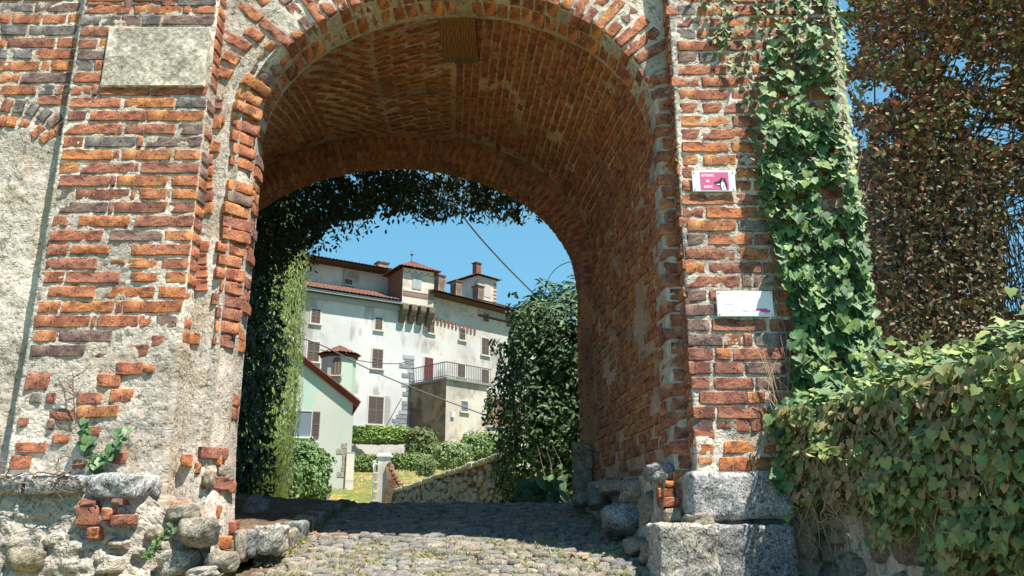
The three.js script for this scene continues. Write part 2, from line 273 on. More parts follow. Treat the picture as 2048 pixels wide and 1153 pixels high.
// rows traced from the photograph: [pixel height of the course, [x0, x1, tone], ...] in a crop with origin (ox, oy) and scale s
function layRows(parent, rows, ox, oy, s, D, proud = 0.0048, hh = 0.0655) {
  for (const [cy, ...bs] of rows) for (const [x0, x1, t, dy = 0, tall = 1] of bs) {
    const py = oy + (cy + dy) / s, a = W(ox + x0 / s, py, D), b = W(ox + x1 / s, py, D);
    const m = brickMesh(b.x - a.x, hh * tall * rr(0.94, 1.04), 0.07, toneMat(t));
    m.position.set((a.x + b.x) / 2, a.y, -D - 0.035 + proud + rr(-0.0025, 0.004)); m.rotation.set(rr(-0.02, 0.02), rr(-0.02, 0.02), rr(-0.012, 0.012)); put(parent, m, 'brick');
  }
}
// a wall skin: a vertical extrusion of a plan polyline [x, depth], pushed out by disp(x, y, along)
function skin(plan, y0, y1, step, disp, bulge) {
  const pts = []; let len = 0;
  for (let i = 0; i < plan.length - 1; i++) { const [ax, ad] = plan[i], [bx, bd] = plan[i + 1], l = Math.hypot(bx - ax, bd - ad), n = Math.max(1, Math.round(l / step)), nx = (bd - ad) / l, nz = (bx - ax) / l; for (let k = 0; k < n; k++) pts.push([lerp(ax, bx, k / n), lerp(ad, bd, k / n), nx, nz, len + l * k / n]); len += l; if (i === plan.length - 2) pts.push([bx, bd, nx, nz, len]); }
  const ys = []; for (let y = y0; y < y1; y += y < EYE + 3.5 ? step : 0.15) ys.push(y); ys.push(y1); const nu = pts.length - 1, nv = ys.length - 1;
  return gridGeo(nu, nv, (u, v) => { const p = pts[Math.round(u * nu)], y = ys[Math.round(v * nv)], d = disp(p[0], y, p[4]); return V3(p[0] + p[2] * d, y, -p[1] + p[3] * d); }, (u, v) => [pts[Math.round(u * nu)][4], ys[Math.round(v * nv)]]);
}
// ---------------------------------------------------------------- the gatehouse
const D1 = 4.45, DP = 4.33; // depth of the arch wall and of the pilasters that stand proud of it
const gate = thing('brick_gatehouse', 'old red brick gatehouse with an arched vaulted passage over the cobbled road', 'gatehouse', V3(-0.4, 1.4, -D1));
const TOP = EYE + 7.4;  // unseen upper part, raised so its shadow reaches the foliage behind
{ // left pilaster: bricks in lime mortar, plaster spreading over its lower part
  const x0 = -2.60, x1 = -1.78, cover = (x, y) => sstep(0, 0.28, (EYE + 1.62 + 0.35 * (x - x0) + 0.16 * fb3(x * 4, y * 4, 7)) - (y + 0.75));
  const g = skin([[x0, 4.62], [x0, DP], [x1, DP], [x1, 4.62]], 1.0, TOP, 0.0115, (x, y) => 0.003 * fb3(x * 9, y * 9, 1) + 0.0035 * fb3(x * 34, y * 34, 2, 3) + 0.010 * cover(x, y) * (1 + 0.8 * fb3(x * 6, y * 6, 5)) + 0.04 * sstep(EYE + 0.35, EYE - 0.3, y));
  const p = part(gate, 'left_pilaster', g, M.mortar);
  p.name = 'pilaster'; p.userData.label = 'left pilaster with the stone plaque and patches of plaster';
  seed(5);
  layRows(p, [
    [-12, [350, 520, 'r'], [532, 720, 'd'], [728, 866, 'r']], [5, [355, 492, 'd', 0], [500, 640, 'p'], [648, 700, 'd'], [712, 865, 'g']],
    [37, [340, 522, 'r'], [537, 727, 'o'], [732, 762, 'r'], [768, 862, 'r']], [83, [325, 402, 'g'], [407, 482, 'g'], [487, 565, 'p'], [570, 642, 'g'], [653, 856, 'p']],
    [128, [322, 435, 'd']], [178, [315, 388, 'd'], [395, 430, 'o']], [222, [308, 422, 'p']], [263, [300, 375, 'g'], [380, 412, 'r']], [311, [293, 412, 'r']],
    [363, [288, 366, 'r'], [370, 392, 'd'], [397, 598, 'r'], [606, 828, 'r']], [412, [278, 482, 'r'], [496, 696, 'o'], [705, 824, 'g']], [465, [272, 345, 'd'], [360, 562, 'r'], [568, 586, 'd'], [590, 815, 'o']],
    [518, [262, 466, 'r'], [471, 488, 'r'], [498, 700, 'd'], [714, 812, 'p']], [569, [252, 332, 'r'], [342, 544, 'g'], [548, 570, 'r'], [586, 806, 'p']], [621, [248, 450, 'o'], [455, 478, 'r'], [488, 688, 'o'], [698, 802, 'r']],
    [674, [238, 320, 'o'], [326, 535, 'd'], [538, 555, 'r'], [565, 796, 'd']], [726, [237, 440, 'd'], [445, 462, 'd'], [470, 670, 'o'], [688, 790, 'r']], [778, [225, 298, 'g'], [304, 515, 'd'], [523, 541, 'r'], [555, 668, 'r'], [690, 785, 'o']],
    [832, [240, 428, 'p'], [432, 452, 'd'], [460, 665, 'd'], [673, 780, 'd']], [887, [210, 268, 'd'], [314, 442, 'o'], [448, 515, 'o'], [540, 772, 'd']], [945, [200, 408, 'r'], [440, 650, 'p'], [658, 770, 'o']],
    [1001, [190, 270, 'd'], [284, 434, 'o', 0, .75], [523, 620, 'r'], [626, 760, 'r']], [1057, [183, 386, 'd'], [443, 500, 'o', -8, .4], [514, 630, 'o', 0, .8], [645, 754, 'd']], [1112, [176, 256, 'r'], [263, 478, 'd'], [522, 630, 'o', 0, .8], [664, 748, 'o']],
  ], 0, 0, 2.002, DP);
  layRows(p, [
    [18, [195, 378, 'r'], [411, 615, 'o'], [632, 740, 'o']], [77, [155, 237, 'o'], [245, 450, 'o'], [465, 488, 'd'], [495, 728, 'o']], [135, [140, 358, 'r'], [364, 380, 'd'], [390, 552, 'r'], [560, 605, 'r'], [620, 728, 'p']],
    [193, [138, 228, 'o'], [234, 446, 'p'], [606, 684, 'd', 20, .9]], [252, [125, 340, 'p'], [380, 592, 'd']],
  ], 0, 576, 1.998, DP, 0.006);
  layRows(p, [ // bricks that show through the plaster
    [325, [465, 572, 'r'], [578, 620, 'o', 0, .6]], [373, [108, 198, 'd', 2, 1.4], [390, 485, 'r']], [433, [444, 532, 'r', 0, 1.05], [310, 412, 'd', 10, .9]], [443, [188, 222, 'd', 0, .9], [122, 168, 'g', 0, .8]],
    [495, [313, 475, 'o', 2, .9], [202, 300, 'd', 14, .9]], [540, [78, 118, 'd', 0, .8], [195, 222, 'p', 8, .8]], [575, [325, 405, 'd', 0, .8]], [605, [220, 282, 'r', 0, .7]], [641, [66, 188, 'r', 0, .8]], [700, [48, 130, 'r', 0, 1.1], [295, 345, 'o', 8, .6], [450, 510, 'd', -18, .9]],
  ], 0, 576, 1.998, DP, 0.019);
  for (let r = 0; r < 16; r++) { const y = W(280, -10, DP).y + 0.055 + r * 0.0805; let x = x0 + 0.01; while (x < x1 - 0.05) { const L = Math.min(rnd() < .3 ? rr(.10, .14) : rr(.24, .28), x1 - 0.01 - x), m = brickMesh(L, .0635, .07, toneMat(pick('rrodp'))); m.position.set(x + L / 2, y, -DP - 0.032); put(p, m, 'brick'); x += L + 0.014; } }
  // bricks of the sunlit right-hand return, one course after another
  for (let k = 0; k < 46; k++) { const y = EYE + 0.72 + k * 0.0812; if (rnd() < 0.12) continue; const m = brickMesh(rr(0.085, 0.12), 0.06, 0.07, toneMat(pick('rrdop'))); m.rotation.y = Math.PI / 2; m.position.set(x1 - 0.026, y + 0.012, -DP - 0.062); put(p, m, 'brick'); }
}
{ // right pilaster
  const x0 = 0.95, x1 = 1.92;
  const g = skin([[x0, 4.62], [x0, DP], [x1, DP], [x1, 4.9]], 1.05, TOP, 0.0115, (x, y) => 0.003 * fb3(x * 9, y * 9, 11) + 0.0035 * fb3(x * 34, y * 34, 12, 3) + 0.008 * sstep(EYE + 0.75, EYE + 0.5, y) * fb3(x * 7, y * 7, 6));
  const p = part(gate, 'pilaster', g, M.mortar); p.userData.label = 'right pilaster with two signs and climbing ivy';
  seed(6);
  layRows(p, [
    [-8, [108, 290, 'r'], [298, 500, 'd'], [510, 640, 'r'], [650, 700, 'p']], [42, [110, 185, 'g'], [192, 310, 'o'], [320, 500, 'r'], [510, 600, 'd'], [648, 712, 'p']], [90, [110, 280, 'd'], [290, 380, 'r'], [390, 560, 'o'], [570, 720, 'd']], [137, [110, 185, 'g'], [190, 228, 'o'], [236, 420, 'r'], [430, 620, 'd'], [630, 725, 'r']],
    [185, [112, 300, 'r'], [308, 500, 'd'], [508, 720, 'r']], [232, [113, 190, 'p'], [197, 270, 'g'], [276, 400, 'r'], [410, 600, 'd'], [610, 730, 'p']], [280, [115, 308, 'r'], [314, 400, 'r'], [410, 590, 'o'], [600, 735, 'd']], [329, [117, 198, 'r'], [210, 410, 'r'], [420, 600, 'd'], [610, 738, 'r']],
    [380, [118, 312, 'r'], [328, 440, 'd'], [450, 640, 'r'], [650, 742, 'd']], [433, [122, 196, 'r'], [212, 290, 'r'], [298, 440, 'd'], [450, 560, 'o'], [570, 742, 'r']], [486, [125, 322, 'o'], [330, 440, 'd'], [450, 640, 'r'], [650, 750, 'p']], [538, [127, 202, 'd'], [212, 412, 'r'], [420, 600, 'd'], [610, 752, 'd']],
    [590, [128, 316, 'o'], [327, 440, 'o'], [448, 640, 'r'], [650, 758, 'd']], [642, [130, 205, 'o'], [215, 342, 'o'], [350, 520, 'd'], [530, 760, 'r']], [692, [130, 180, 'd'], [345, 460, 'o'], [470, 640, 'd'], [690, 768, 'd']], [745, [130, 180, 'r'], [330, 408, 'r'], [415, 500, 'o'], [510, 680, 'd'], [690, 772, 'd', 20]],
    [800, [128, 338, 'r'], [348, 440, 'd'], [450, 640, 'r'], [692, 772, 'd']], [853, [133, 213, 'd'], [225, 430, 'o'], [440, 640, 'r'], [650, 780, 'd']], [905, [150, 345, 'o'], [352, 470, 'g'], [480, 680, 'd'], [690, 788, 'r']], [960, [150, 225, 'p'], [232, 410, 'r'], [418, 560, 'd'], [570, 790, 'd']],
    [1017, [140, 340, 'd'], [358, 475, 'o'], [480, 590, 'r'], [600, 795, 'd']], [1073, [143, 220, 'o'], [236, 445, 'd'], [452, 600, 'd'], [610, 800, 'r']], [1128, [146, 360, 'd'], [368, 405, 'p'], [415, 475, 'p'], [500, 620, 'r'], [630, 800, 'd']],
  ], 1300, 0, 2.002, DP, 0.0035);
  layRows(p, [
    [32, [148, 228, 'p'], [236, 268, 'd'], [492, 590, 'd'], [600, 780, 'r']], [90, [140, 262, 'p'], [503, 600, 'o'], [610, 790, 'd']], [150, [148, 238, 'p'], [248, 465, 'd'], [480, 610, 'd'], [620, 800, 'r']], [209, [150, 288, 'p'], [296, 366, 'o'], [378, 410, 'd'], [420, 580, 'g', 0, 1.05], [590, 800, 'd']],
    [266, [150, 255, 'd'], [265, 325, 'o'], [332, 540, 'd'], [550, 800, 'r']], [322, [155, 245, 'd'], [255, 375, 'd'], [382, 540, 'p'], [550, 810, 'd']], [383, [165, 240, 'd'], [255, 415, 'd'], [422, 560, 'p'], [570, 810, 'd']], [441, [196, 385, 'd'], [390, 462, 'o'], [480, 600, 'd'], [610, 820, 'r']],
    [500, [172, 262, 'd'], [270, 480, 'd'], [490, 650, 'd']], [550, [170, 255, 'p'], [265, 325, 'd', 0, .6], [335, 400, 'd'], [405, 480, 'd'], [490, 640, 'd']], [590, [175, 262, 'r', -4, .7]], [638, [180, 255, 'o', 8, .9], [295, 500, 'o', 0, 1.05], [510, 660, 'd']], [705, [195, 250, 'o', -12, .6], [275, 405, 'o', 0, 1.1], [412, 500, 'o', 0, 1.0]],
  ], 1300, 576, 1.998, DP, 0.006);
  for (let r = 0; r < 16; r++) { const y = W(1500, -6, DP).y + 0.06 + r * 0.0805; let x = x0 + 0.01; while (x < x1 - 0.05) { const L = Math.min(rnd() < .3 ? rr(.10, .14) : rr(.24, .28), x1 - 0.01 - x), m = brickMesh(L, .0635, .07, toneMat(pick('rrodd'))); m.position.set(x + L / 2, y, -DP - 0.032); put(p, m, 'brick'); x += L + 0.014; } }
  for (let k = 0; k < 44; k++) { const y = EYE + 0.42 + k * 0.0802; const m = brickMesh(rr(0.085, 0.13), 0.062, 0.07, toneMat(pick('rrdoo'))); m.rotation.y = Math.PI / 2; m.position.set(x0 + 0.026 - rr(0, 0.01), y, -DP - 0.06); put(p, m, 'brick'); }
}
// intrados of the front arch: [x, y, outward normal, where: -1 left jamb .. 1 right jamb]
const FC = -0.355, FA = 1.205, FB = 0.915, FS = EYE + 2.32, FLX = -1.56, FRX = 0.85;
function intrados(step) {
  const out = [], ground = 1.12;
  for (let y = ground; y < FS; y += step) out.push([FLX, y, -1, 0, -1]);
  let n = 400, last = -1e9, len = 0, px = FLX, py = FS;
  for (let i = 0; i <= n; i++) { const t = Math.PI * (1 - i / n), x = FC + FA * Math.cos(t), y = FS + FB * Math.sin(t); len += Math.hypot(x - px, y - py); px = x; py = y; if (len - last >= step || i === n) { const nx = Math.cos(t) / FA, ny = Math.sin(t) / FB, l = Math.hypot(nx, ny); out.push([x, y, nx / l, ny / l, -Math.cos(t) * -1]); last = len; } }
  for (let y = FS - step; y > ground; y -= step) out.push([FRX, y, 1, 0, 1]);
  return out;
}
{ // ring of the front arch and its two jambs
  const path = intrados(0.03), prof2 = [];
  // cross-section [outward, depth]: from the back of the soffit round the worn edge to the wall face
  const section = soft => { const r = 0.035 + 0.12 * soft, i = 0.008, f = 0.003, s = [[0.03, 0.36], [i, 0.30], [i, 0.22], [i, 0.17]]; for (let k = 0; k <= 6; k++) { const a = k / 6 * Math.PI / 2; s.push([i + r - r * Math.cos(a), f + r - r * Math.sin(a)]); } s.push([0.20, f], [0.23, f], [0.26, f], [0.29, f], [0.33, 0.004], [0.42, 0], [0.5, 0]); return s; };
  const soft = w => 1 - sstep(-1.0, -0.72, w), ns = section(0).length - 1;
  const g = gridGeo(path.length - 1, ns, (u, v) => { const [x, y, nx, ny, w] = path[Math.round(u * (path.length - 1))], s = section(soft(w))[ns - Math.round(v * ns)]; const foot = w < 0 ? 0.10 * sstep(EYE + 0.55, EYE - 0.3, y) : 0; const q = 0.006 * fb3(x * 7 + s[0] * 9, y * 7, s[1] * 9, 3) + 0.005 * fb3(x * 25, y * 25, s[1] * 25, 2); return V3(x + nx * s[0] + q * 0.7 + (w < -0.99 ? foot * 0.6 : 0), y + ny * s[0] + q * 0.5, -(D1 + s[1]) + q - 0.0 + foot * 0.5); }, (u, v) => [u * 9, v * 0.85]);
  const ring = part(gate, 'arch_ring', g, M.plaster);
  seed(9);
  const steps = intrados(0.077);
  steps.forEach(([x, y, nx, ny, w], i) => {
    const ang = Math.atan2(ny, nx), left = w < -0.8, jambL = w <= -0.99, low = jambL && y < EYE + 0.96;
    if (y < EYE - 0.12) return;
    const patchy = w > -0.98 && w < -0.55 ? 0.14 : w > 0.35 && w < 0.75 ? 0.16 : 0.02;
    const place = (r, d, len, yaw, thick, tone, name) => {
      const m = brickMesh(len, 0.0665, thick, toneMat(tone)), q = new THREE.Quaternion().setFromAxisAngle(V3(0, 0, 1), ang + rr(-0.03, 0.03)), q2 = new THREE.Quaternion().setFromAxisAngle(V3(0, 1, 0), yaw);
      m.quaternion.copy(q.multiply(q2)); m.position.set(x + nx * r, y + ny * r, -(D1 + d)); put(ring, m, name);
    };
    const pal = w > 0.9 ? 'rddro' : 'rroodrdp';
    const sf = soft(w);
    if (w > -0.985 && w < 0.7 && rnd() < (w < -0.4 ? 0.7 : 0.5)) place(0.36 + rr(-0.03, 0.05), 0.033, rr(0.10, 0.20), rr(-0.03, 0.03), 0.07, pick(pal), 'brick');
    if (sf > 0.4) { // worn, splayed left side
      const skip = low ? 0.80 : 0.08;
      const fo = jambL ? 0.10 * sstep(EYE + 0.55, EYE - 0.3, y) : 0;
      if (rnd() > skip + 0.2) place(0.235 + rr(-0.02, 0.02), 0.024 - fo * 0.5, rr(0.10, 0.16), rr(-0.05, 0.05), 0.07, pick(pal), 'brick');
      if (rnd() > skip) place(0.058 + rr(-0.012, 0.012) - fo * 0.5, 0.062 + rr(-0.01, 0.015), rr(0.13, 0.19), -Math.PI / 4 + rr(-0.1, 0.1), 0.07, pick(pal), 'brick');
      if (rnd() > skip + 0.1) place(0.034 + rr(-0.02, 0.01) - fo * 0.6, 0.225, rr(0.09, 0.12), Math.PI / 2, 0.075, pick(pal), 'brick');
    } else {
      const jag = w > 0.9 ? (i % 2 ? 0.022 : -0.006) + rr(-0.014, 0.014) : rr(-0.008, 0.012);
      if (rnd() > patchy) { if (rnd() < 0.55) place(0.132 + jag, 0.062 + rr(-0.004, 0.004), rr(0.235, 0.27), 0, 0.13, pick(pal), 'voussoir'); else { place(0.060 + jag, 0.062, rr(0.10, 0.12), 0, 0.13, pick(pal), 'voussoir'); place(0.20 + jag, 0.062 + rr(0, 0.004), rr(0.11, 0.14), 0, 0.13, pick(pal), 'voussoir'); } }
      else place(0.05, 0.07, 0.09, 0, 0.13, pick(pal), 'voussoir');
      place(0.115 + rr(-0.008, 0.014), 0.215, 0.23, 0, 0.135, pick('oorrd'), 'voussoir');
    }
  });
  // masonry above and behind the ring, out of the way of the passage
  const sh = new THREE.Shape(); sh.moveTo(-3.6, 1.0); sh.lineTo(FLX - 0.06, 1.0);
  const ip = intrados(0.06); for (const [x, y, nx, ny] of ip) sh.lineTo(x + nx * 0.06, y + ny * 0.06); sh.lineTo(FRX + 0.06, 1.0); sh.lineTo(2.02, 1.0); sh.lineTo(2.02, TOP); sh.lineTo(-3.6, TOP); sh.closePath();
  const core = new THREE.ExtrudeGeometry(sh, { depth: 0.26, bevelEnabled: false }); core.translate(0, 0, -D1 - 0.275);
  part(gate, 'front_wall', core, M.plaster);
}
{ // recessed wall on the far left with its blind arch
  const g = skin([[-3.75, 4.405], [-2.56, 4.405]], 1.0, TOP, 0.0125, (x, y) => { const py = (y - EYE); const fill = sstep(0.02, -0.05, Math.hypot((x + 2.98) / 0.52, Math.max(0, py - 1.78) / 0.52) - 1) * (py < 2.3 ? 1 : 0); return 0.003 * fb3(x * 9, y * 9, 21) + 0.003 * fb3(x * 28, y * 28, 22, 2) + fill * (0.004 + 0.012 * fb3(x * 5, y * 5, 23)); });
  const p = part(gate, 'recessed_wall', g, M.plaster);
  seed(8);
  layRows(p, [[-14, [0, 90, 'r'], [100, 300, 'd']], [30, [0, 130, 'g'], [140, 318, 'p']], [77, [0, 40, 'r'], [52, 160, 'r'], [172, 265, 'r'], [272, 316, 'o']], [123, [0, 108, 'g'], [116, 306, 'g']], [172, [0, 20, 'o'], [28, 218, 'd'], [230, 312, 'r']], [217, [0, 28, 'g'], [36, 127, 'g'], [137, 300, 'r']], [265, [0, 158, 'o'], [164, 198, 'o'], [203, 296, 'o']], [313, [0, 78, 'o'], [86, 290, 'p']], [362, [0, 143, 'r'], [155, 215, 'g'], [221, 290, 'r']], [402, [150, 282, 'd']]], 0, 0, 2.002, 4.405);
  // two short rings of voussoirs over the plaster filling
  for (const [cx, cy, turn, t, tall] of [[28, 425, 80, 'd', 1], [78, 428, 80, 'g', 1], [132, 440, 66, 'g', 1], [180, 462, 55, 'g', 1], [220, 484, 47, 'p', 1], [252, 515, 40, 'd', 1], [6, 490, 88, 'r', .8], [47, 491, 84, 'o', .8], [100, 497, 78, 'r', .6], [152, 528, 52, 'r', 1], [192, 550, 40, 'o', 1]]) {
    const c = W(cx / 2.002, cy / 2.002, 4.405), m = brickMesh(0.085 * tall, 0.055, 0.07, toneMat(t)); m.position.set(c.x, c.y, -4.405 - 0.022); m.rotation.z = THREE.MathUtils.degToRad(turn); put(p, m, 'brick');
  }
}
// vault: lofted between the back of the front ring and the back wall
const VA = { d: 4.76, c: -0.36, a: 1.30, b: 0.95, s: EYE + 2.40 }, VB = { d: 7.0, c: -1.05, a: 1.75, b: 1.15, s: EYE + 2.36 };
function vault(t, w) { // t: 0 right spring .. PI left spring, w: 0 front .. 1 back
  const c = lerp(VA.c, VB.c, w), a = lerp(VA.a, VB.a, w), b = lerp(VA.b, VB.b, w), s = lerp(VA.s, VB.s, w);
  return V3(c + a * Math.cos(t), s + b * Math.sin(t), -lerp(VA.d, VB.d, w));
}
function side(y, w, right) { const p = vault(right ? 0 : Math.PI, w); return V3(p.x + (right ? 0.02 * fb3(y * 3, w * 7, 31) : 0), y, p.z); }
function setOnVault(parent, name, t, w, alongX, len, h, mats, proud = 0.006) { // alongX: angle of the brick's length in the tangent plane, 0 along the passage
  const p = vault(t, w), pu = vault(t + 0.01, w).sub(p).normalize(), pw = vault(t, w + 0.01).sub(p).normalize(), n = pu.clone().cross(pw).normalize(); if (n.y > 0) n.negate();
  const x = pw.clone().multiplyScalar(Math.cos(alongX)).add(pu.clone().multiplyScalar(Math.sin(alongX))); x.sub(n.clone().multiplyScalar(x.dot(n))).normalize(); const y = n.clone().cross(x);
  const m = brickMesh(len, h, 0.05, pick(mats)); m.quaternion.setFromRotationMatrix(new THREE.Matrix4().makeBasis(x, y, n)); m.position.copy(p).addScaledVector(n, -0.025 + proud + rr(-0.003, 0.003)); put(parent, m, name);
}
{
  const g = gridGeo(90, 60, (u, w) => { const p = vault(Math.PI * u, w), q = 0.008 * fb3(p.x * 8, p.y * 8, p.z * 8, 2); return p.add(V3(q, q, q)); }, (u, w) => [u * 4.2, w * 2.3]);
  const v = part(gate, 'vault', g, M.vaultMortar);
  const bound = w => [lerp(-0.84, -0.35, w), lerp(-0.45, -0.04, w), lerp(0.0, 0.30, w)];
  seed(21);
  const vl = 2.36;
  { // bricks laid along the passage on the right flank and near the left spring: straight courses, one [x at the front, drift to the back] each
    const onRow = (x0, sh, w) => { const x = x0 + sh * w, u = (x - lerp(VA.c, VB.c, w)) / lerp(VA.a, VB.a, w); return Math.abs(u) > 0.996 ? null : vault(Math.acos(u), w); };
    const lay = (x0, sh, row) => {
      let w = -(row % 2) * 0.055 + rr(-0.02, 0.02);
      while (w < 1) {
        const L = rr(0.20, 0.25) / vl, wc = w + L / 2; w += L + 0.014 / vl * rr(0.8, 1.4); if (wc < 0.01 || wc + L / 2 > 1.01 || rnd() < 0.03) continue;
        const p = onRow(x0, sh, wc), a = onRow(x0, sh, wc - 0.02), b = onRow(x0, sh, wc + 0.02), q = onRow(x0 + 0.01, sh, wc) || onRow(x0 - 0.01, sh, wc); if (!p || !a || !b || !q) continue;
        const x = b.sub(a).normalize(), n = x.clone().cross(q.sub(p)).normalize(); if (n.dot(V3(-0.6 - p.x, EYE + 1 - p.y, 0)) < 0) n.negate(); const y = n.clone().cross(x);
        const m = brickMesh(L * vl, rr(0.044, 0.051), 0.05, pick(vBrick)); m.quaternion.setFromRotationMatrix(new THREE.Matrix4().makeBasis(x, y, n)); m.position.copy(p).addScaledVector(n, -0.019 + rr(-0.003, 0.003)); put(v, m, 'vault_brick');
      }
    };
    const stepX = x0 => { const u = clamp((x0 - 0.1 - lerp(VA.c, VB.c, 0.5)) / lerp(VA.a, VB.a, 0.5), -0.99, 0.99), sl = 0.69 * u / Math.sqrt(1 - u * u); return 0.0665 / Math.sqrt(1 + sl * sl); };
    let row = 0; for (let x0 = -0.34; x0 < 0.80; x0 += stepX(x0), row++) lay(x0, lerp(-0.16, -0.24, clamp((x0 + 0.36) / 1.3, 0, 1)), row);
    for (let x0 = -1.48; x0 > -2.7; x0 -= Math.max(0.03, stepX(x0)), row++) lay(x0, -0.21, row);
  }
  for (let t = 0.02, row = 0; t < 0.52; t += 0.0665 / 1.12, row++) for (let w = -(row % 2) * .05; w < 1; ) { const L = rr(.2, .25) / vl, wc = w + L / 2; w += L + .006; if (wc < .01 || wc > .97) continue; setOnVault(v, 'vault_brick', t, wc, 0, L * vl, rr(.046, .052), vBrick, 0.008); }
  // two slanting fields that meet in a chevron
  for (const set of [0, 1]) {
    const slant = set ? -0.48 : 0.78;
    for (let row = -4; row < 60; row++) for (let k = 0; k < 7; k++) {
      const wid = 0.25, o0 = Math.max(0.01, (k - (((row % 2) + 2) % 2) * 0.45) * wid), w0 = row * 0.082 / Math.cos(slant) * 0.9 / 2.25; let o1 = (k + 1 - (((row % 2) + 2) % 2) * 0.45) * wid - 0.018;
      const wa = clamp(w0 - (o0 + o1) / 2 * Math.tan(Math.abs(slant)) / 2.25 + 0.08, 0, 1), [b0, bm, b1] = bound(wa), a = lerp(VA.a, VB.a, wa); o1 = Math.min(o1, (set ? b1 - bm : bm - b0) * a - 0.015);
      const len = o1 - o0, off = (o0 + o1) / 2, wc = w0 - off * Math.tan(Math.abs(slant)) / 2.25 + 0.08; if (len < 0.05 || wc < 0.0 || wc > 0.985 || rnd() < 0.03) continue;
      const u = bm + (set ? 1 : -1) * off / a; if (Math.abs(u) > 0.95) continue;
      setOnVault(v, 'herringbone_brick', Math.acos(u), wc, Math.PI / 2 + slant, len / Math.cos(slant) * 0.97, rr(0.047, 0.054), vBrick, 0.006);
    }
  }
  // inner flanks below the spring
  for (const right of [true, false]) {
    const gw = gridGeo(90, 100, (u, h) => { const p = side(lerp(1.1, EYE + 2.40, h), right ? 1 - u : u, right); const q = 0.003 * fb3(p.z * 7, p.y * 7, 9, 3); p.x += right ? -q : q; return p; }, (u, h) => [u * 2.3, h * 2.9]);
    const w = part(gate, 'passage_wall', gw, M.vaultMortar);
    if (!right) continue;
    for (let row = 0; row < 28; row++) {
      const y = EYE + 0.24 + row * 0.0775; let z = -(row % 2) * 0.05 + rr(-0.02, 0.02);
      while (z < 1) { const L = rr(0.19, 0.27) / 2.26, c = z + L / 2; z += L + 0.004; if (c < 0.01 || c > 0.985 || rnd() < 0.04) continue; if (row < 3 && rnd() < 0.4) continue;
        if (Math.abs(c - 0.30) < 0.075 && y > EYE + 1.05 && y < EYE + 1.62) continue;
        const m = brickMesh(L * 2.26, 0.066, 0.06, pick(wallBrick)), p = side(y, c, true); m.rotation.y = -Math.PI / 2 + 0.107; m.position.set(p.x + 0.022 + rr(-0.006, 0.006), y + rr(-0.003, 0.003), p.z); put(w, m, 'wall_brick'); }
    }
    // a narrow blocked slot in the flank
    for (let k = 0; k < 7; k++) { const y = EYE + 1.09 + k * 0.078, p = side(y, 0.30, true), m = brickMesh(0.20, 0.066, 0.05, wallBrick[k % 3]); m.rotation.y = -Math.PI / 2 + 0.107; m.position.set(p.x + 0.034, y, p.z); put(w, m, 'wall_brick'); }
  }
}
// rear wall with its lower arch
const RC = -1.1, RA = 1.7, RB = 1.22, RS = EYE + 2.06, RD = 7.0;
{
  const sh = new THREE.Shape(); sh.moveTo(-4.2, 1.0); sh.lineTo(RC - RA, 1.0);
  for (let k = 0; k <= 60; k++) { const t = Math.PI * (1 - k / 60); sh.lineTo(RC + RA * Math.cos(t), RS + RB * Math.sin(t)); }
  sh.lineTo(RC + RA, 1.0); sh.lineTo(2.02, 1.0); sh.lineTo(2.02, TOP); sh.lineTo(-4.2, TOP); sh.closePath();
  const g = new THREE.ExtrudeGeometry(sh, { depth: 0.30, bevelEnabled: false }); g.translate(0, 0, -RD - 0.30);
  const rw = part(gate, 'rear_wall', g, M.band);
  seed(31);
  for (let k = 0; k < 80; k++) {
    const t = Math.PI * (0.0 + 1.0 * k / 79), x = RC + RA * Math.cos(t), y = RS + RB * Math.sin(t), a = Math.atan2(Math.sin(t) / RB, Math.cos(t) / RA);
    for (const d of [0.075, 0.225]) { const m = brickMesh(0.20, 0.052, 0.142, pick(vBrick)); m.rotation.z = a + rr(-0.02, 0.02); const r = 0.10 - 0.010 + rr(-0.005, 0.004); m.position.set(x + Math.cos(a) * r, y + Math.sin(a) * r, -RD - d + (d < 0.1 ? 0.014 : 0)); put(rw, m, 'voussoir'); }
  }
  for (let k = 0; k < 16; k++) for (const d of [0.08, 0.225]) { const y = EYE + 0.42 + k * 0.102, m = brickMesh(0.16, 0.09, 0.14, pick(wallBrick)); m.position.set(RC + RA + 0.068 + rr(-0.006, 0.006), y, -RD - d); put(rw, m, 'brick'); }
  rock(rw, 'quoin', blocks[1], std([.44, .35, .26], { map: T.granite, bumpMap: T.graniteB, bumpScale: 0.012 }), 1150, 886, 1186, 945, 6.97, 0.28); rock(rw, 'quoin', blocks[3], std([.38, .31, .24], { map: T.granite, bumpMap: T.graniteB, bumpScale: 0.012 }), 1150, 940, 1186, 1004, 6.96, 0.3);
}
{ // outer flanks, floor over the vault and its roof, so that light enters through the arches only
  const h = TOP - 1.0;
  part(gate, 'side_wall', boxes([[-3.95, 1.0 + h / 2, -5.85, 0.5, h, 2.27]]), M.plaster);
  part(gate, 'side_wall', boxes([[1.86, 1.0 + h / 2, -5.86, 0.32, h, 2.25]]), M.plaster);
  part(gate, 'upper_floor', boxes([[-0.95, EYE + 3.85, -5.86, 5.5, 0.2, 2.25]]), M.plaster);
  part(gate, 'roof', boxes([[-1.0, TOP + 0.08, -5.85, 6.6, 0.16, 3.5]]), std([.30, .14, .09], { map: T.tile }));
}
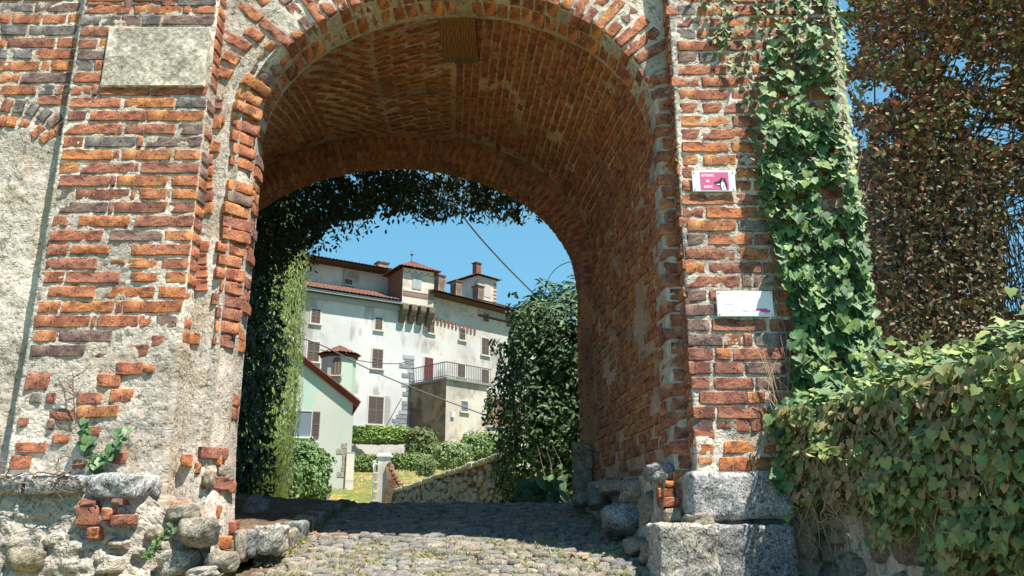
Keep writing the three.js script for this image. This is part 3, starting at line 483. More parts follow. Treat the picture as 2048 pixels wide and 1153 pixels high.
{ // timber panel closing a hatch at the crown of the vault
  const a = W(872, 46, 4.80), b = W(948, 46, 4.80), c = W(905, 128, 5.35); const g = boxes([[0, 0, 0, b.x - a.x, 0.035, 0.72]]);
  const p = vault(Math.acos((-0.40 - VA.c) / VA.a), 0.15); const m = new THREE.Mesh(g, M.wood); m.position.set((a.x + b.x) / 2, p.y - 0.055, -5.12); m.rotation.x = 0.08; const tp = put(gate, m, 'timber_panel');
  part(tp, 'slot', boxes([[(a.x + b.x) / 2 + 0.02, p.y - 0.098, -5.43, 0.13, 0.008, 0.018]]), M.gapShade);  // dark box painted as the shade inside the slot, not an opening
}
{ // stones at the foot of the right jamb
  const ft = part(gate, 'footing', gridGeo(50, 24, (u, v) => { const w = clamp(u, 0, 1), D = lerp(4.40, 7.2, w), y = lerp(G(0.7, D) - 0.1, EYE + lerp(0.26, 0.34, w), v), x = lerp(0.80, 0.60, w) - 0.05 * (1 - v) - 0.03 * fb3(D * 4, y * 4, 41); return V3(x, y, -D); }, (u, v) => [u * 2.8, v * 0.5]), M.rubble);
  rock(ft, 'boulder', lumps[0], M.graniteDark, 1218, 1002, 1308, 1070, 5.02, 0.34); rock(ft, 'boulder', lumps[1], stoneMats[4], 1288, 985, 1322, 1055, 4.62, 0.25);
  rock(ft, 'boulder', lumps[4], M.graniteDark, 1296, 925, 1356, 962, 4.46, 0.22); rock(ft, 'boulder', lumps[5], stoneMats[1], 1245, 955, 1290, 1008, 5.0, 0.3); rock(ft, 'boulder', lumps[3], stoneMats[3], 1330, 1018, 1370, 1050, 4.36, 0.2);
  rock(ft, 'boulder', lumps[2], stoneMats[5], 1180, 975, 1218, 1020, 5.7, 0.3); rock(ft, 'boulder', lumps[1], stoneMats[1], 1255, 1075, 1300, 1112, 4.62, 0.25); rock(ft, 'boulder', lumps[5], stoneMats[4], 1285, 1082, 1325, 1130, 4.42, 0.2);
  rock(ft, 'boulder', lumps[0], stoneMats[0], 1150, 985, 1182, 1016, 6.4, 0.3); rock(ft, 'boulder', lumps[3], stoneMats[4], 1205, 955, 1250, 990, 5.4, 0.3);
  seed(44);
  for (const [x0, y0, x1, y1, t] of [[1325, 962, 1352, 975, 'o'], [1318, 978, 1350, 995, 'o'], [1322, 996, 1362, 1014, 'r'], [1372, 955, 1395, 985, 'd']]) { const a = W(x0, (y0 + y1) / 2, 4.42), b = W(x1, (y0 + y1) / 2, 4.42), m = brickMesh(b.x - a.x, (y1 - y0) / 360, 0.12, toneMat(t)); m.position.set((a.x + b.x) / 2, a.y, -4.485); put(ft, m, 'brick'); }
  // granite blocks under the right pilaster
  const fb = part(gate, 'pilaster_base', skin([[0.92, 4.6], [0.90, DP + 0.02], [1.62, DP + 0.02], [1.62, 4.6]], 0.95, EYE + 0.26, 0.02, (x, y) => 0.02 * fb3(x * 6, y * 6, 46)), M.rubble);
  rock(fb, 'granite_block', blocks[0], M.granite, 1382, 944, 1592, 1040, 4.20, 0.36); rock(fb, 'granite_block', blocks[2], M.graniteWarm, 1318, 1048, 1440, 1180, 4.10, 0.42); rock(fb, 'granite_block', blocks[3], M.graniteDark, 1424, 1050, 1602, 1185, 4.14, 0.4);
  rock(fb, 'stone_wedge', lumps[4], stoneMats[3], 1376, 1026, 1436, 1056, 4.18, 0.2); rock(fb, 'stone_wedge', lumps[1], stoneMats[5], 1436, 1036, 1512, 1060, 4.24, 0.2);
}
{ // rubble plinth below the left pilaster, with a cap of dressed stone
  const pl = thing('rubble_plinth', 'low rubble plinth with grey capstones and dry roots below the left pilaster', 'low wall', V3(-2.4, 1.1, -4.2));
  const capY = EYE + 0.235;
  part(pl, 'masonry', gridGeo(150, 80, (u, v) => { const x = lerp(-3.9, -1.50, u), foot = sstep(-1.95, -1.55, x), top = lerp(capY - 0.02, EYE - 0.02, foot), y = lerp(0.85, top, v), D = lerp(4.12, 4.34, foot) - 0.17 * (1 - v) - 0.04 * fb3(x * 4, y * 5, 51, 4) - 0.02 * n3(x * 18, y * 18, 3); return V3(x, y, -D); }, (u, v) => [u * 2.5, v]), M.rubble);
  part(pl, 'bed', boxes([[-2.85, capY - 0.055, -4.30, 2.0, 0.05, 0.34]]), M.rubble);
  const stones = [[168, 948, 272, 998, 0, M.granite], [44, 950, 160, 990, 3, M.granite], [-60, 950, 40, 992, 1, M.granite]];
  stones.forEach(([a, b, c, d, k, m]) => rock(pl, 'capstone', blocks[k], m, a, b, c, d, 4.04, 0.34));
  seed(52);
  for (const [x0, y0, x1, y1, t] of [[690, 490, 860, 640, 'd'], [915, 510, 1000, 600, 'r'], [990, 565, 1140, 640, 'd'], [790, 672, 885, 755, 'r'], [740, 432, 850, 482, 'd'], [990, 420, 1070, 470, 'p']]) { const a = W(x0 / 4.267, 900 + (y0 + y1) / 8.534, 4.09), b = W(x1 / 4.267, 900 + (y0 + y1) / 8.534, 4.09), m = brickMesh(b.x - a.x, (y1 - y0) / 4.267 / 385, 0.12, toneMat(t)); m.position.set((a.x + b.x) / 2, a.y, -4.085); m.rotation.z = rr(-0.06, 0.06); put(pl, m, 'brick'); }
  const R = (x0, y0, x1, y1, k, m, D = 4.08, dep = 0.18) => rock(pl, 'stone', lumps[k], m, x0 / 4.267, 900 + y0 / 4.267, x1 / 4.267, 900 + y1 / 4.267, D, dep, rr(-0.2, 0.2));
  R(1480, 570, 1780, 830, 0, stoneMats[1], 4.08, 0.26); R(1720, 870, 1935, 1060, 1, stoneMats[1], 4.16, 0.24); R(1215, 650, 1340, 790, 2, stoneMats[3], 4.14); R(1400, 460, 1620, 620, 3, stoneMats[1], 4.20); R(30, 830, 340, 1040, 0, stoneMats[3], 4.0, .12); R(1100, 830, 1230, 930, 2, M.graniteWarm, 4.12); R(1300, 850, 1600, 1080, 4, M.graniteWarm, 4.12); R(1970, 690, 2060, 960, 5, stoneMats[1], 4.38); R(1840, 130, 1910, 270, 1, stoneMats[4], 4.50, .2); R(1715, 170, 1795, 330, 2, stoneMats[3], 4.42, .12);
  R(880, 760, 1040, 860, 1, M.rubble, 4.05); R(340, 700, 560, 860, 2, M.rubble, 4.04); R(760, 900, 1000, 1060, 4, M.rubble, 4.02); R(1560, 1010, 1800, 1110, 3, M.graniteWarm, 4.06); 
  for (const [x0, y0, x1, y1, t] of [[1420, 450, 1600, 570, 'o'], [1600, 470, 1810, 580, 'o'], [1615, 345, 1710, 460, 'o'], [1720, 350, 1790, 465, 'o'], [1690, 180, 1720, 240, 'r'], [1525, 40, 1605, 140, 'o'], [1625, 100, 1670, 200, 'o'], [1720, 20, 1815, 120, 'o'], [1690, 220, 1760, 360, 'r'], [1830, 255, 1870, 350, 'r']]) { const a = W(x0 / 4.267, 900 + (y0 + y1) / 8.534, 4.38), b = W(x1 / 4.267, 900 + (y0 + y1) / 8.534, 4.38), m = brickMesh(b.x - a.x, (y1 - y0) / 4.267 / 385, 0.10, toneMat(t)); m.position.set((a.x + b.x) / 2, a.y, -4.435 - 0.9 * Math.max(0, (a.x + b.x) / 2 + 1.72)); m.rotation.z = rr(-0.1, 0.1); put(pl, m, 'brick'); }
  // dry roots and dead stems trailing over the capstones
  const roots = []; seed(53);
  for (let k = 0; k < 46; k++) { const x = rr(-3.2, -2.05), y = capY + rr(-0.02, 0.05), pts = []; let px = x, py = y, pz = -4.03; for (let i = 0; i < 6; i++) { pts.push(V3(px, py, pz)); px += rr(-0.10, 0.10); py -= rr(-0.03, 0.055); pz += rr(-0.02, 0.02); pz = clamp(pz, -4.05, -3.97); } roots.push(tube(pts, rr(0.002, 0.0055), 12, 4, 0.0012)); }
  part(pl, 'dry_roots', mergeAll(roots), std([.20, .145, .10]));
}
// ---------------------------------------------------------------- plaque and signs
function plate(name, label, cat, x0, y0, x1, y1, D, th, mat, bevel = 0.004) {
  const a = W(x0, (y0 + y1) / 2, D), b = W(x1, (y0 + y1) / 2, D), t = W((x0 + x1) / 2, y0, D), u = W((x0 + x1) / 2, y1, D), w = b.x - a.x, h = t.y - u.y;
  const sh = new THREE.Shape(); sh.moveTo(-w / 2, -h / 2); sh.lineTo(w / 2, -h / 2); sh.lineTo(w / 2, h / 2); sh.lineTo(-w / 2, h / 2); sh.closePath();
  const g = new THREE.ExtrudeGeometry(sh, { depth: th - 2 * bevel, bevelEnabled: true, bevelThickness: bevel, bevelSize: bevel, bevelOffset: -bevel, bevelSegments: 2 });
  const o = thing(name, label, cat, V3((a.x + b.x) / 2, u.y, -D)); const m = new THREE.Mesh(g, mat); m.name = 'panel'; m.position.set(0, h / 2, -th + bevel); o.add(m); return { o, w, h };
}
{
  const { o, w, h } = plate('stone_plaque', 'weathered blank pale stone plaque set into the left pilaster', 'plaque', 208, 54, 414, 172, DP - 0.025, 0.06, M.plaque, 0.006);
}
function printTex(w, h, draw) { const c = document.createElement('canvas'); c.width = w; c.height = h; draw(c.getContext('2d'), w, h); const t = new THREE.CanvasTexture(c); t.colorSpace = THREE.SRGBColorSpace; return t; }
function facePlane(o, w, h, dw, dh, cx, cy, map, name, z = 0.0015) { const m = new THREE.Mesh(new THREE.PlaneGeometry(dw, dh), std([1, 1, 1], { map, roughness: 0.45 })); m.name = name; m.position.set(cx, cy, z); o.add(m); return m; }
const enamel = std([.82, .81, .80], { roughness: 0.35 });
function screws(o, w, h) { for (const sx of [-1, 1]) for (const sy of [0, 1]) { const m = new THREE.Mesh(new THREE.CylinderGeometry(0.0035, 0.0035, 0.004, 10), std([.18, .17, .16], { metalness: .6, roughness: .5 })); m.rotation.x = Math.PI / 2; m.position.set(sx * (w / 2 - 0.012), sy ? h - 0.012 : 0.012, 0.001); m.name = 'screw'; o.add(m); } }
{
  const { o, w, h } = plate('dog_warning_sign', 'small white and pink sign reading ATTENTI AL CANE with a dog head', 'sign', 1385, 342, 1471, 383, DP - 0.022, 0.006, enamel, 0.0015);
  const t = printTex(420, 250, (c, W_, H) => {
    c.fillStyle = '#cc5c8c'; c.fillRect(0, 0, W_, H); c.fillStyle = '#f7eef1'; c.textAlign = 'center'; c.font = 'bold 50px sans-serif';
    c.fillText('ATTENTI', 112, 62, 190); c.fillText('AL', 112, 142); c.fillText('CANE', 112, 222, 150);
    c.beginPath(); c.moveTo(196, 146); c.lineTo(262, 128); c.lineTo(300, 96); c.lineTo(318, 62); c.lineTo(338, 96); c.lineTo(372, 80); c.lineTo(380, 132); c.lineTo(396, 178); c.lineTo(392, 248); c.lineTo(300, 248); c.lineTo(282, 206); c.lineTo(232, 196); c.closePath(); c.fillStyle = '#1c1820'; c.fill();
    c.fillStyle = '#f4eef0'; c.beginPath(); c.moveTo(306, 150); c.lineTo(330, 128); c.lineTo(352, 150); c.lineTo(378, 250); c.lineTo(318, 250); c.lineTo(300, 196); c.closePath(); c.fill(); c.beginPath(); c.moveTo(330, 104); c.lineTo(342, 118); c.lineTo(328, 122); c.fill(); c.beginPath(); c.moveTo(236, 168); c.lineTo(290, 164); c.lineTo(286, 182); c.lineTo(240, 184); c.fill();
    c.fillStyle = '#1c1820'; c.fillRect(330, 170, 8, 60); c.fillRect(346, 190, 6, 44);
  });
  facePlane(o, w, h, w * 0.66, h * 0.86, w * 0.015, h * 0.5, t, 'print'); screws(o, w, h);
}
{
  const { o, w, h } = plate('faded_white_sign', 'white metal sign with faded writing and a pink smear, below the dog warning', 'sign', 1434, 583, 1547, 634, DP - 0.024, 0.006, enamel, 0.0015);
  const t = printTex(512, 230, (c, W_, H) => { c.fillStyle = '#e9eaec'; c.fillRect(0, 0, W_, H); c.fillStyle = '#7a5a52'; c.font = '24px serif'; c.fillText('Rislond', 60, 128); c.fillText('Gio.', 110, 190); c.font = 'bold 18px serif'; c.fillText('Pelleri', 226, 192); c.fillStyle = '#e0428c'; c.fillRect(350, 160, 110, 24); c.fillRect(400, 172, 86, 22); c.fillStyle = '#c8407c'; c.fillRect(356, 168, 90, 6); c.fillStyle = '#6d4b46'; for (let k = 0; k < 9; k++) c.fillRect(424 + k * 6, 190 + (k * 7) % 12, 4, 10); });
  facePlane(o, w, h, w * 0.97, h * 0.94, 0, h * 0.5, t, 'print'); screws(o, w, h);
}

// ---------------------------------------------------------------- leaves
function leafGeo(outline, fold, stalk = 0) { // outline: half of a leaf, points [x >= 0, y]; folded along the midrib
  const pos = [], idx = [], n = outline.length; const z = (x, y) => fold * x - 0.18 * y * y * 0.6;
  const ys = outline.map(p => p[1]); outline.forEach(([x, y]) => pos.push(x, y, z(x, y))); outline.forEach(([x, y]) => pos.push(-x, y, z(x, y)));
  pos.push(0, 0.15, 0); const c = 2 * n;
  for (let i = 0; i < n - 1; i++) { idx.push(c, i, i + 1, c, n + i + 1, n + i); }
  const g = new THREE.BufferGeometry(); g.setAttribute('position', new THREE.Float32BufferAttribute(pos, 3)); g.setAttribute('uv', new THREE.Float32BufferAttribute(new Float32Array(pos.length / 3 * 2), 2)); g.setIndex(idx); g.computeVertexNormals(); return g;
}
const ivyLeaf = leafGeo([[0, -0.10], [0.20, -0.26], [0.44, -0.16], [0.52, 0.04], [0.40, 0.18], [0.40, 0.40], [0.22, 0.50], [0, 0.78]], 0.24), ivyLeafB = leafGeo([[0, -0.12], [0.28, -0.24], [0.46, -0.02], [0.42, 0.26], [0.24, 0.52], [0, 0.74]], 0.18);
const laurelLeaf = leafGeo([[0, -0.5], [0.17, -0.28], [0.22, 0.02], [0.16, 0.30], [0, 0.58]], 0.35), smallLeaf = leafGeo([[0, -0.5], [0.3, -0.15], [0.28, 0.2], [0, 0.55]], 0.3), needle = leafGeo([[0, -0.5], [0.10, 0], [0, 0.6]], 0.1);
const leafMat = (c, o = {}) => { const m = new THREE.MeshPhysicalMaterial({ roughness: 0.62, metalness: 0, transmission: 0.28, thickness: 0, side: THREE.DoubleSide, ...o }); m.color.setRGB(...c); return m; };
const LM = { tint: leafMat([1, 1, 1], { vertexColors: true, roughness: 0.7 }), glossy: leafMat([1, 1, 1], { vertexColors: true, roughness: 0.66, transmission: 0.18 }), shade: leafMat([1, 1, 1], { vertexColors: true, roughness: 0.75, transmission: 0.1 }), ivy: [[.07, .155, .05], [.09, .19, .06], [.055, .12, .05], [.11, .22, .065], [.16, .25, .06]].map((c, i) => leafMat(c, { roughness: 0.5 + 0.08 * i, transmission: 0.22 })) };
const q4 = new THREE.Quaternion(), m4 = new THREE.Matrix4();
function leafQ(n, droop = 0.6) { // face along n, tip mostly downward
  const z = n.clone().normalize(), y = V3(rr(-1, 1) * (1.1 - droop), -droop + rr(-0.4, 0.4), rr(-1, 1) * 0.5); y.sub(z.clone().multiplyScalar(y.dot(z))); if (y.lengthSq() < 1e-4) y.set(0, 0, 1).cross(z); y.normalize(); const x = y.clone().cross(z);
  return new THREE.Quaternion().setFromRotationMatrix(m4.makeBasis(x, y, z));
}
function cloud(parent, name, geo, mat, items, kind) { // items: [position, normal, size, colour, droop], joined into one mesh with a colour per leaf
  const base = absPos(parent), g = geo.toNonIndexed(), gp = g.attributes.position, gn = g.attributes.normal, n = gp.count, N = items.length * n;
  const pos = new Float32Array(N * 3), nor = new Float32Array(N * 3), col = new Float32Array(N * 3), v = V3(0, 0, 0); let k = 0;
  for (const [p, nn, s, c, droop] of items) { const q = leafQ(nn, droop); for (let i = 0; i < n; i++, k += 3) { v.fromBufferAttribute(gp, i).multiplyScalar(s).applyQuaternion(q); pos[k] = v.x + p.x - base.x; pos[k + 1] = v.y + p.y - base.y; pos[k + 2] = v.z + p.z - base.z; v.fromBufferAttribute(gn, i).applyQuaternion(q); nor[k] = v.x; nor[k + 1] = v.y; nor[k + 2] = v.z; col[k] = c[0]; col[k + 1] = c[1]; col[k + 2] = c[2]; } }
  const b = new THREE.BufferGeometry(); b.setAttribute('position', new THREE.BufferAttribute(pos, 3)); b.setAttribute('normal', new THREE.BufferAttribute(nor, 3)); b.setAttribute('color', new THREE.BufferAttribute(col, 3));
  const m = new THREE.Mesh(b, mat); m.name = name; if (kind) m.userData.kind = kind; parent.add(m); return m;
}
const mixc = (a, b, t) => a.map((v, i) => lerp(v, b[i], t));
const vary = (c, k = 0.25) => { const f = 1 + rr(-k, k); return c.map(v => v * f); };
function inPoly(x, y, P) { let r = false; for (let i = 0, j = P.length - 1; i < P.length; j = i++) { const [a, b] = P[i], [c, d] = P[j]; if ((b > y) !== (d > y) && x < (c - a) * (y - b) / (d - b) + a) r = !r; } return r; }
// ivy: the largest leaves one by one, the rest together
function ivyLeaves(o, pts, lim = 300) {
  pts.sort((a, b) => b[2] - a[2]); const rest = [];
  pts.forEach((it, i) => { if (i < lim) { const m = new THREE.Mesh(i % 3 ? ivyLeaf : ivyLeafB, pick(LM.ivy)); m.position.copy(it[0]); m.scale.setScalar(it[2]); m.quaternion.copy(leafQ(it[1], 0.7)); put(o, m, 'leaf'); } else rest.push(it); });
  if (rest.length) cloud(o, 'more_leaves', ivyLeaf, LM.glossy, rest, 'stuff');
}
const ivyCols = [[.07, .155, .05], [.09, .19, .06], [.055, .12, .05], [.12, .23, .065], [.18, .27, .06], [.08, .17, .055]];
{ // climbing ivy on the right pilaster
  seed(71);
  const o = thing('climbing_ivy', 'green ivy climbing the right brick pilaster beside the two signs', 'ivy', V3(1.6, 1.7, -DP));
  const dense = [[1570, -30], [1655, -30], [1662, 120], [1676, 250], [1696, 330], [1728, 450], [1745, 600], [1766, 720], [1700, 800], [1590, 830], [1585, 700], [1590, 620], [1560, 540], [1535, 430], [1515, 360], [1530, 300], [1515, 200], [1525, 120], [1545, 60]];
  const sparse = [[1380, -30], [1560, -30], [1545, 120], [1520, 240], [1540, 420], [1515, 470], [1500, 330], [1490, 180], [1440, 110], [1400, 40]];
  const hole = [[[1640, 370], [1690, 370], [1690, 420], [1640, 425]], [[1625, 0], [1645, 0], [1650, 30], [1625, 30]], [[1660, 455], [1690, 455], [1690, 490]]];
  const pts = [];
  for (let k = 0; k < 7600; k++) { const x = rr(1380, 1780), y = rr(-30, 830); const d = inPoly(x, y, dense), s = inPoly(x, y, sparse); if (!d && !(s && rnd() < 0.22)) continue; if (hole.some(h => inPoly(x, y, h))) continue; if (d && (fb3(x * .016, y * .016, 12) > 0.30 + (y > 300 ? .25 : 0) || rnd() > lerp(0.55, 0.95, sstep(0, 420, y)))) continue;
    const lift = d ? rr(0.015, 0.06) + 0.09 * Math.max(0, fb3(x * .02, y * .02, 14) + .3) : rr(0.015, 0.05), p = W(x, y, DP - lift); pts.push([p, V3(rr(-0.9, 0.9), rr(-0.1, 1.1), 1.0), d ? lerp(0.026, 0.072, Math.pow(rnd(), 1.4)) * (y > 600 ? 1.2 : 1) : rr(0.03, 0.05), vary(d ? pick(ivyCols) : pick([[.14, .2, .06], [.10, .17, .06]])), 0.75]); }
  // sunlit fringe round the outer corner
  for (let k = 0; k < 520; k++) { const y = rr(-20, 700), xr = 1660 + 8 * n3(y * .02, 1, 1) + y * .115, x = xr + rr(-26, 14); pts.push([W(x, y, DP + rr(-0.09, 0.10)), V3(rr(0, 1), rr(.1, .8), .7), rr(0.028, 0.06), vary(rnd() < .4 ? [.20, .28, .06] : pick(ivyCols)), 0.75]); }
  // trailing edge over the granite blocks
  for (let k = 0; k < 260; k++) { const x = rr(1545, 1640), y = rr(800, 980); if (x < 1575 - 20 * Math.sin(y * .04) && rnd() < .8) continue; pts.push([W(x, y, DP - rr(0.10, 0.18)), V3(rr(-0.7, 0.2), rr(0.1, 0.8), 1), rr(0.045, 0.08), vary(pick(ivyCols)), 0.75]); }
  ivyLeaves(o, pts);
  const st = [];
  for (let k = 0; k < 22; k++) { let x = rr(1590, 1690), y = rr(650, 860); const P = []; for (let i = 0; i < 7; i++) { P.push(W(x, y, DP - 0.012 - rr(0, 0.012))); x += rr(-26, 24); y -= rr(40, 130); } st.push(tube(P, rr(0.003, 0.006), 18, 5, 0.002)); }
  part(o, 'stem', mergeAll(st), std([.19, .14, .09]));
  const dry = []; for (let k = 0; k < 15; k++) { const x = rr(1540, 1595), y = rr(770, 870); dry.push(tube([W(x, y, DP - 0.03), W(x + rr(-20, 10), y - rr(30, 60), DP - 0.05), W(x + rr(-45, 5), y - rr(70, 130), DP - 0.04)], 0.0028, 8, 4, 0.001)); }
  part(o, 'dry_stem', mergeAll(dry), std([.50, .38, .24]));
}
{ // roadside wall on the right, running towards the camera, smothered in ivy
  const wx = D => lerp(1.50, 1.80, (4.36 - D) / 2.4), topY = EYE + 0.52;
  const o = thing('roadside_wall', 'rubble stone wall along the road, mostly hidden under hanging ivy', 'wall', V3(1.65, 0.6, -3.2));
  const plan = [[wx(4.34), 4.34], [wx(1.2), 1.2]];
  part(o, 'masonry', gridGeo(140, 60, (u, v) => { const D = lerp(4.34, 0.6, u), y = lerp(-0.9, topY - 0.08, v), x = wx(D) + 0.05 + 0.03 * fb3(D * 5, y * 5, 61); return V3(x, Math.max(y, G(x, D) - 0.4), -D); }, (u, v) => [u * 3.7, v * 2.2]), M.rubble);
  part(o, 'core', (() => { const g = new THREE.BufferGeometry(); const q = [[wx(4.34) + .08, 4.33], [wx(4.34) + .6, 4.33], [wx(0.6) + .6, 0.6], [wx(0.6) + .08, 0.6]]; const P = []; const f = (i, y) => [q[i][0], y, -q[i][1]]; for (let i = 0; i < 4; i++) { const j = (i + 1) % 4; P.push(...f(i, -1), ...f(j, -1), ...f(j, topY - .1), ...f(i, -1), ...f(j, topY - .1), ...f(i, topY - .1)); } P.push(...f(0, topY - .1), ...f(1, topY - .1), ...f(2, topY - .1), ...f(0, topY - .1), ...f(2, topY - .1), ...f(3, topY - .1)); g.setAttribute('position', new THREE.Float32BufferAttribute(P, 3)); g.setAttribute('uv', new THREE.Float32BufferAttribute(new Float32Array(P.length / 3 * 2), 2)); g.computeVertexNormals(); return g; })(), M.rubble);
  seed(81);
  for (let k = 0; k < 170; k++) { const D = rr(2.5, 4.3), y = rr(0.35, 1.75) , x = wx(D) + 0.06, m = new THREE.Mesh(lumps[k % 6], stoneMats[[1, 3, 4, 0][k % 4]]); m.position.set(x, Math.max(y, G(x, D)), -D); m.scale.set(0.05, rr(0.035, 0.07), rr(0.04, 0.085)); m.rotation.x = rr(-0.4, 0.4); put(o, m, 'stone'); }
  const iv = thing('hanging_ivy', 'thick ivy spilling over the roadside stone wall with woody stems', 'ivy', V3(1.6, 0.7, -3.2));
  const pts = [], hem = D => EYE + (D > 3.6 ? lerp(0.06, 0.14, (D - 3.6) / 0.7) : D > 2.95 ? lerp(-0.26, 0.03, (D - 2.95) / 0.65) : lerp(-0.85, -0.26, (D - 2.2) / 0.75)) + 0.12 * n3(D * 7, 2, 1);
  for (let k = 0; k < 11000; k++) { const D = rr(1.6, 4.32), y0 = hem(D), y = lerp(y0, topY + 0.02, Math.pow(rnd(), 0.85)), bulge = 0.09 + 0.07 * Math.sin((y - y0) * 2.2) + 0.11 * fb3(D * 3.5, y * 3.5, 71) - 0.05 * Math.pow(rnd(), 2); const dryZone = sstep(0.10, -0.05, Math.abs(y - (topY - 0.22)) - 0.10) * sstep(2.7, 3.4, D); if (rnd() < dryZone * 0.45) continue;
    pts.push([V3(wx(D) - bulge + rr(-0.03, 0.04), y, -D), V3(-1, rr(-0.2, 1.3), rr(-0.6, 1.2)), lerp(0.022, 0.058, Math.pow(rnd(), 1.6)), vary(rnd() < 0.10 ? [.34, .23, .10] : rnd() < 0.4 ? [.26, .28, .09] : pick([[.13, .20, .065], [.17, .23, .07], [.10, .17, .06], [.20, .26, .08]]), .35), 0.75]); }
  for (let k = 0; k < 3000; k++) { const D = rr(1.3, 4.30), a = rnd(), x = wx(D) - 0.10 + a * 0.75, y = topY + 0.05 * Math.sin(a * 3) + 0.11 * fb3(D * 3, x * 3, 72) + rr(-0.03, 0.07) + (rnd() < .06 ? rr(0, .1) : 0) + 0.03 * (4.3 - D); pts.push([V3(x, y, -D), V3(rr(-0.7, 0.4), 1, rr(0, 0.8)), rr(0.035, 0.07), vary(rnd() < 0.4 ? [.25, .32, .08] : pick([[.10, .20, .07], [.13, .23, .075], [.08, .17, .07]])), 0.3]); }
  ivyLeaves(iv, pts);
  const st = []; for (let k = 0; k < 260; k++) { const D = rr(2.0, 4.3); let x = wx(D) - 0.12, y = rr(EYE + 0.05, topY), d = D; const P = []; for (let i = 0; i < 5; i++) { P.push(V3(x + rr(-0.03, 0.02), y, -d)); y -= rr(-0.03, 0.10); d += rr(-0.14, 0.12); d = Math.min(d, 4.32); } st.push(tube(P, rr(0.002, 0.006), 12, 4, 0.0012)); }
  part(iv, 'stem', mergeAll(st), std([.36, .26, .15]));
  const dry = []; for (let k = 0; k < 800; k++) { const D = rr(2.7, 4.3), y = topY - rr(0.05, 0.42); dry.push([V3(wx(D) - rr(0.08, 0.17), y, -D), V3(-1, rr(0, 0.8), rr(-0.3, 0.8)), rr(0.03, 0.055), vary(pick([[.36, .24, .12], [.30, .22, .10], [.24, .20, .08]])), 0.7]); }
  // young shoots that stand out of the mass
  const sh_ = [], sl = []; for (let k = 0; k < 46; k++) { const D = rr(2.1, 4.2), top = rnd() < .6, a = V3(wx(D) - (top ? rr(-.3, .1) : .16), top ? topY + .04 : rr(EYE, topY), -D), e = a.clone().add(V3(rr(-.16, .02), top ? rr(.05, .16) : rr(-.14, .06), rr(-.1, .1))); sh_.push(tube([a, a.clone().lerp(e, .5).add(V3(0, .03, 0)), e], .003, 8, 4, .001)); for (let i = 0; i < 6; i++) sl.push([a.clone().lerp(e, .25 + i * .15).add(V3(rr(-.02, .02), rr(-.02, .02), rr(-.02, .02))), V3(rr(-1, .2), rr(0, 1), rr(0, 1)), rr(.025, .045), vary([.24, .32, .08]), .5]); }
  part(iv, 'shoot', mergeAll(sh_), std([.3, .26, .12])); cloud(iv, 'shoot_leaves', ivyLeaf, LM.tint, sl, 'stuff');
  cloud(iv, 'dry_leaves', ivyLeafB, LM.tint, dry, 'stuff');
}
{ // small ivy plant and a dead climber on the left pilaster
  seed(91);
  const o = thing('small_ivy_plant', 'small ivy plant with two shoots growing on the capstone of the plinth', 'ivy', W(190, 946, DP - 0.04));
  const pts = []; for (const [x0, y0, x1, y1] of [[190, 940, 165, 845], [195, 935, 250, 855]]) { for (let k = 0; k < 34; k++) { const t = rnd(), x = lerp(x0, x1, t) + rr(-16, 16) * (1 - t * .4), y = lerp(y0, y1, t) + rr(-8, 8); pts.push([W(x, y, DP - rr(0.035, 0.10)), V3(rr(-.6, .6), rr(.1, .8), 1), rr(0.03, 0.06), [0, 0, 0], .7]); } }
  ivyLeaves(o, pts);
  part(o, 'stem', mergeAll([tube([W(190, 946, DP - 0.04), W(176, 900, DP - 0.06), W(166, 846, DP - 0.05)], 0.004, 10, 5, 0.002), tube([W(192, 946, DP - 0.04), W(222, 905, DP - 0.06), W(250, 856, DP - 0.05)], 0.004, 10, 5, 0.002)]), std([.2, .15, .09]));
  const d = thing('dead_climber', 'bare dead twig climber clinging to the plaster of the left pilaster', 'dead plant', W(150, 838, DP - 0.03));
  const tw = [tube([W(150, 838, DP - .03), W(146, 790, DP - .045), W(143, 740, DP - .045), W(128, 716, DP - .04)], 0.0035, 14, 5, 0.0015)];
  for (let k = 0; k < 16; k++) { const y = rr(730, 820), x = 146, s = rnd() < .5 ? -1 : 1; tw.push(tube([W(x, y, DP - .045), W(x + s * rr(10, 22), y - rr(5, 16), DP - .05), W(x + s * rr(24, 40), y - rr(8, 28), DP - .04)], 0.002, 8, 4, 0.0008)); }
  part(d, 'twig', mergeAll(tw), std([.17, .12, .09]));
  const w = thing('weed_clump', 'small green weeds trailing among the rubble stones of the plinth', 'weeds', W(330, 1110, 4.06)); const wp = []; for (let k = 0; k < 60; k++) { const t = rnd(); wp.push([W(lerp(292, 345, t) + rr(-8, 8), lerp(1118, 1052, t) + rr(-8, 8), 4.05 - rr(0, .05)), V3(rr(-.6, .6), rr(.2, 1), 1), rr(.018, .035), vary([.10, .17, .05]), .4]); } cloud(w, 'leaves', smallLeaf, LM.tint, wp);
}
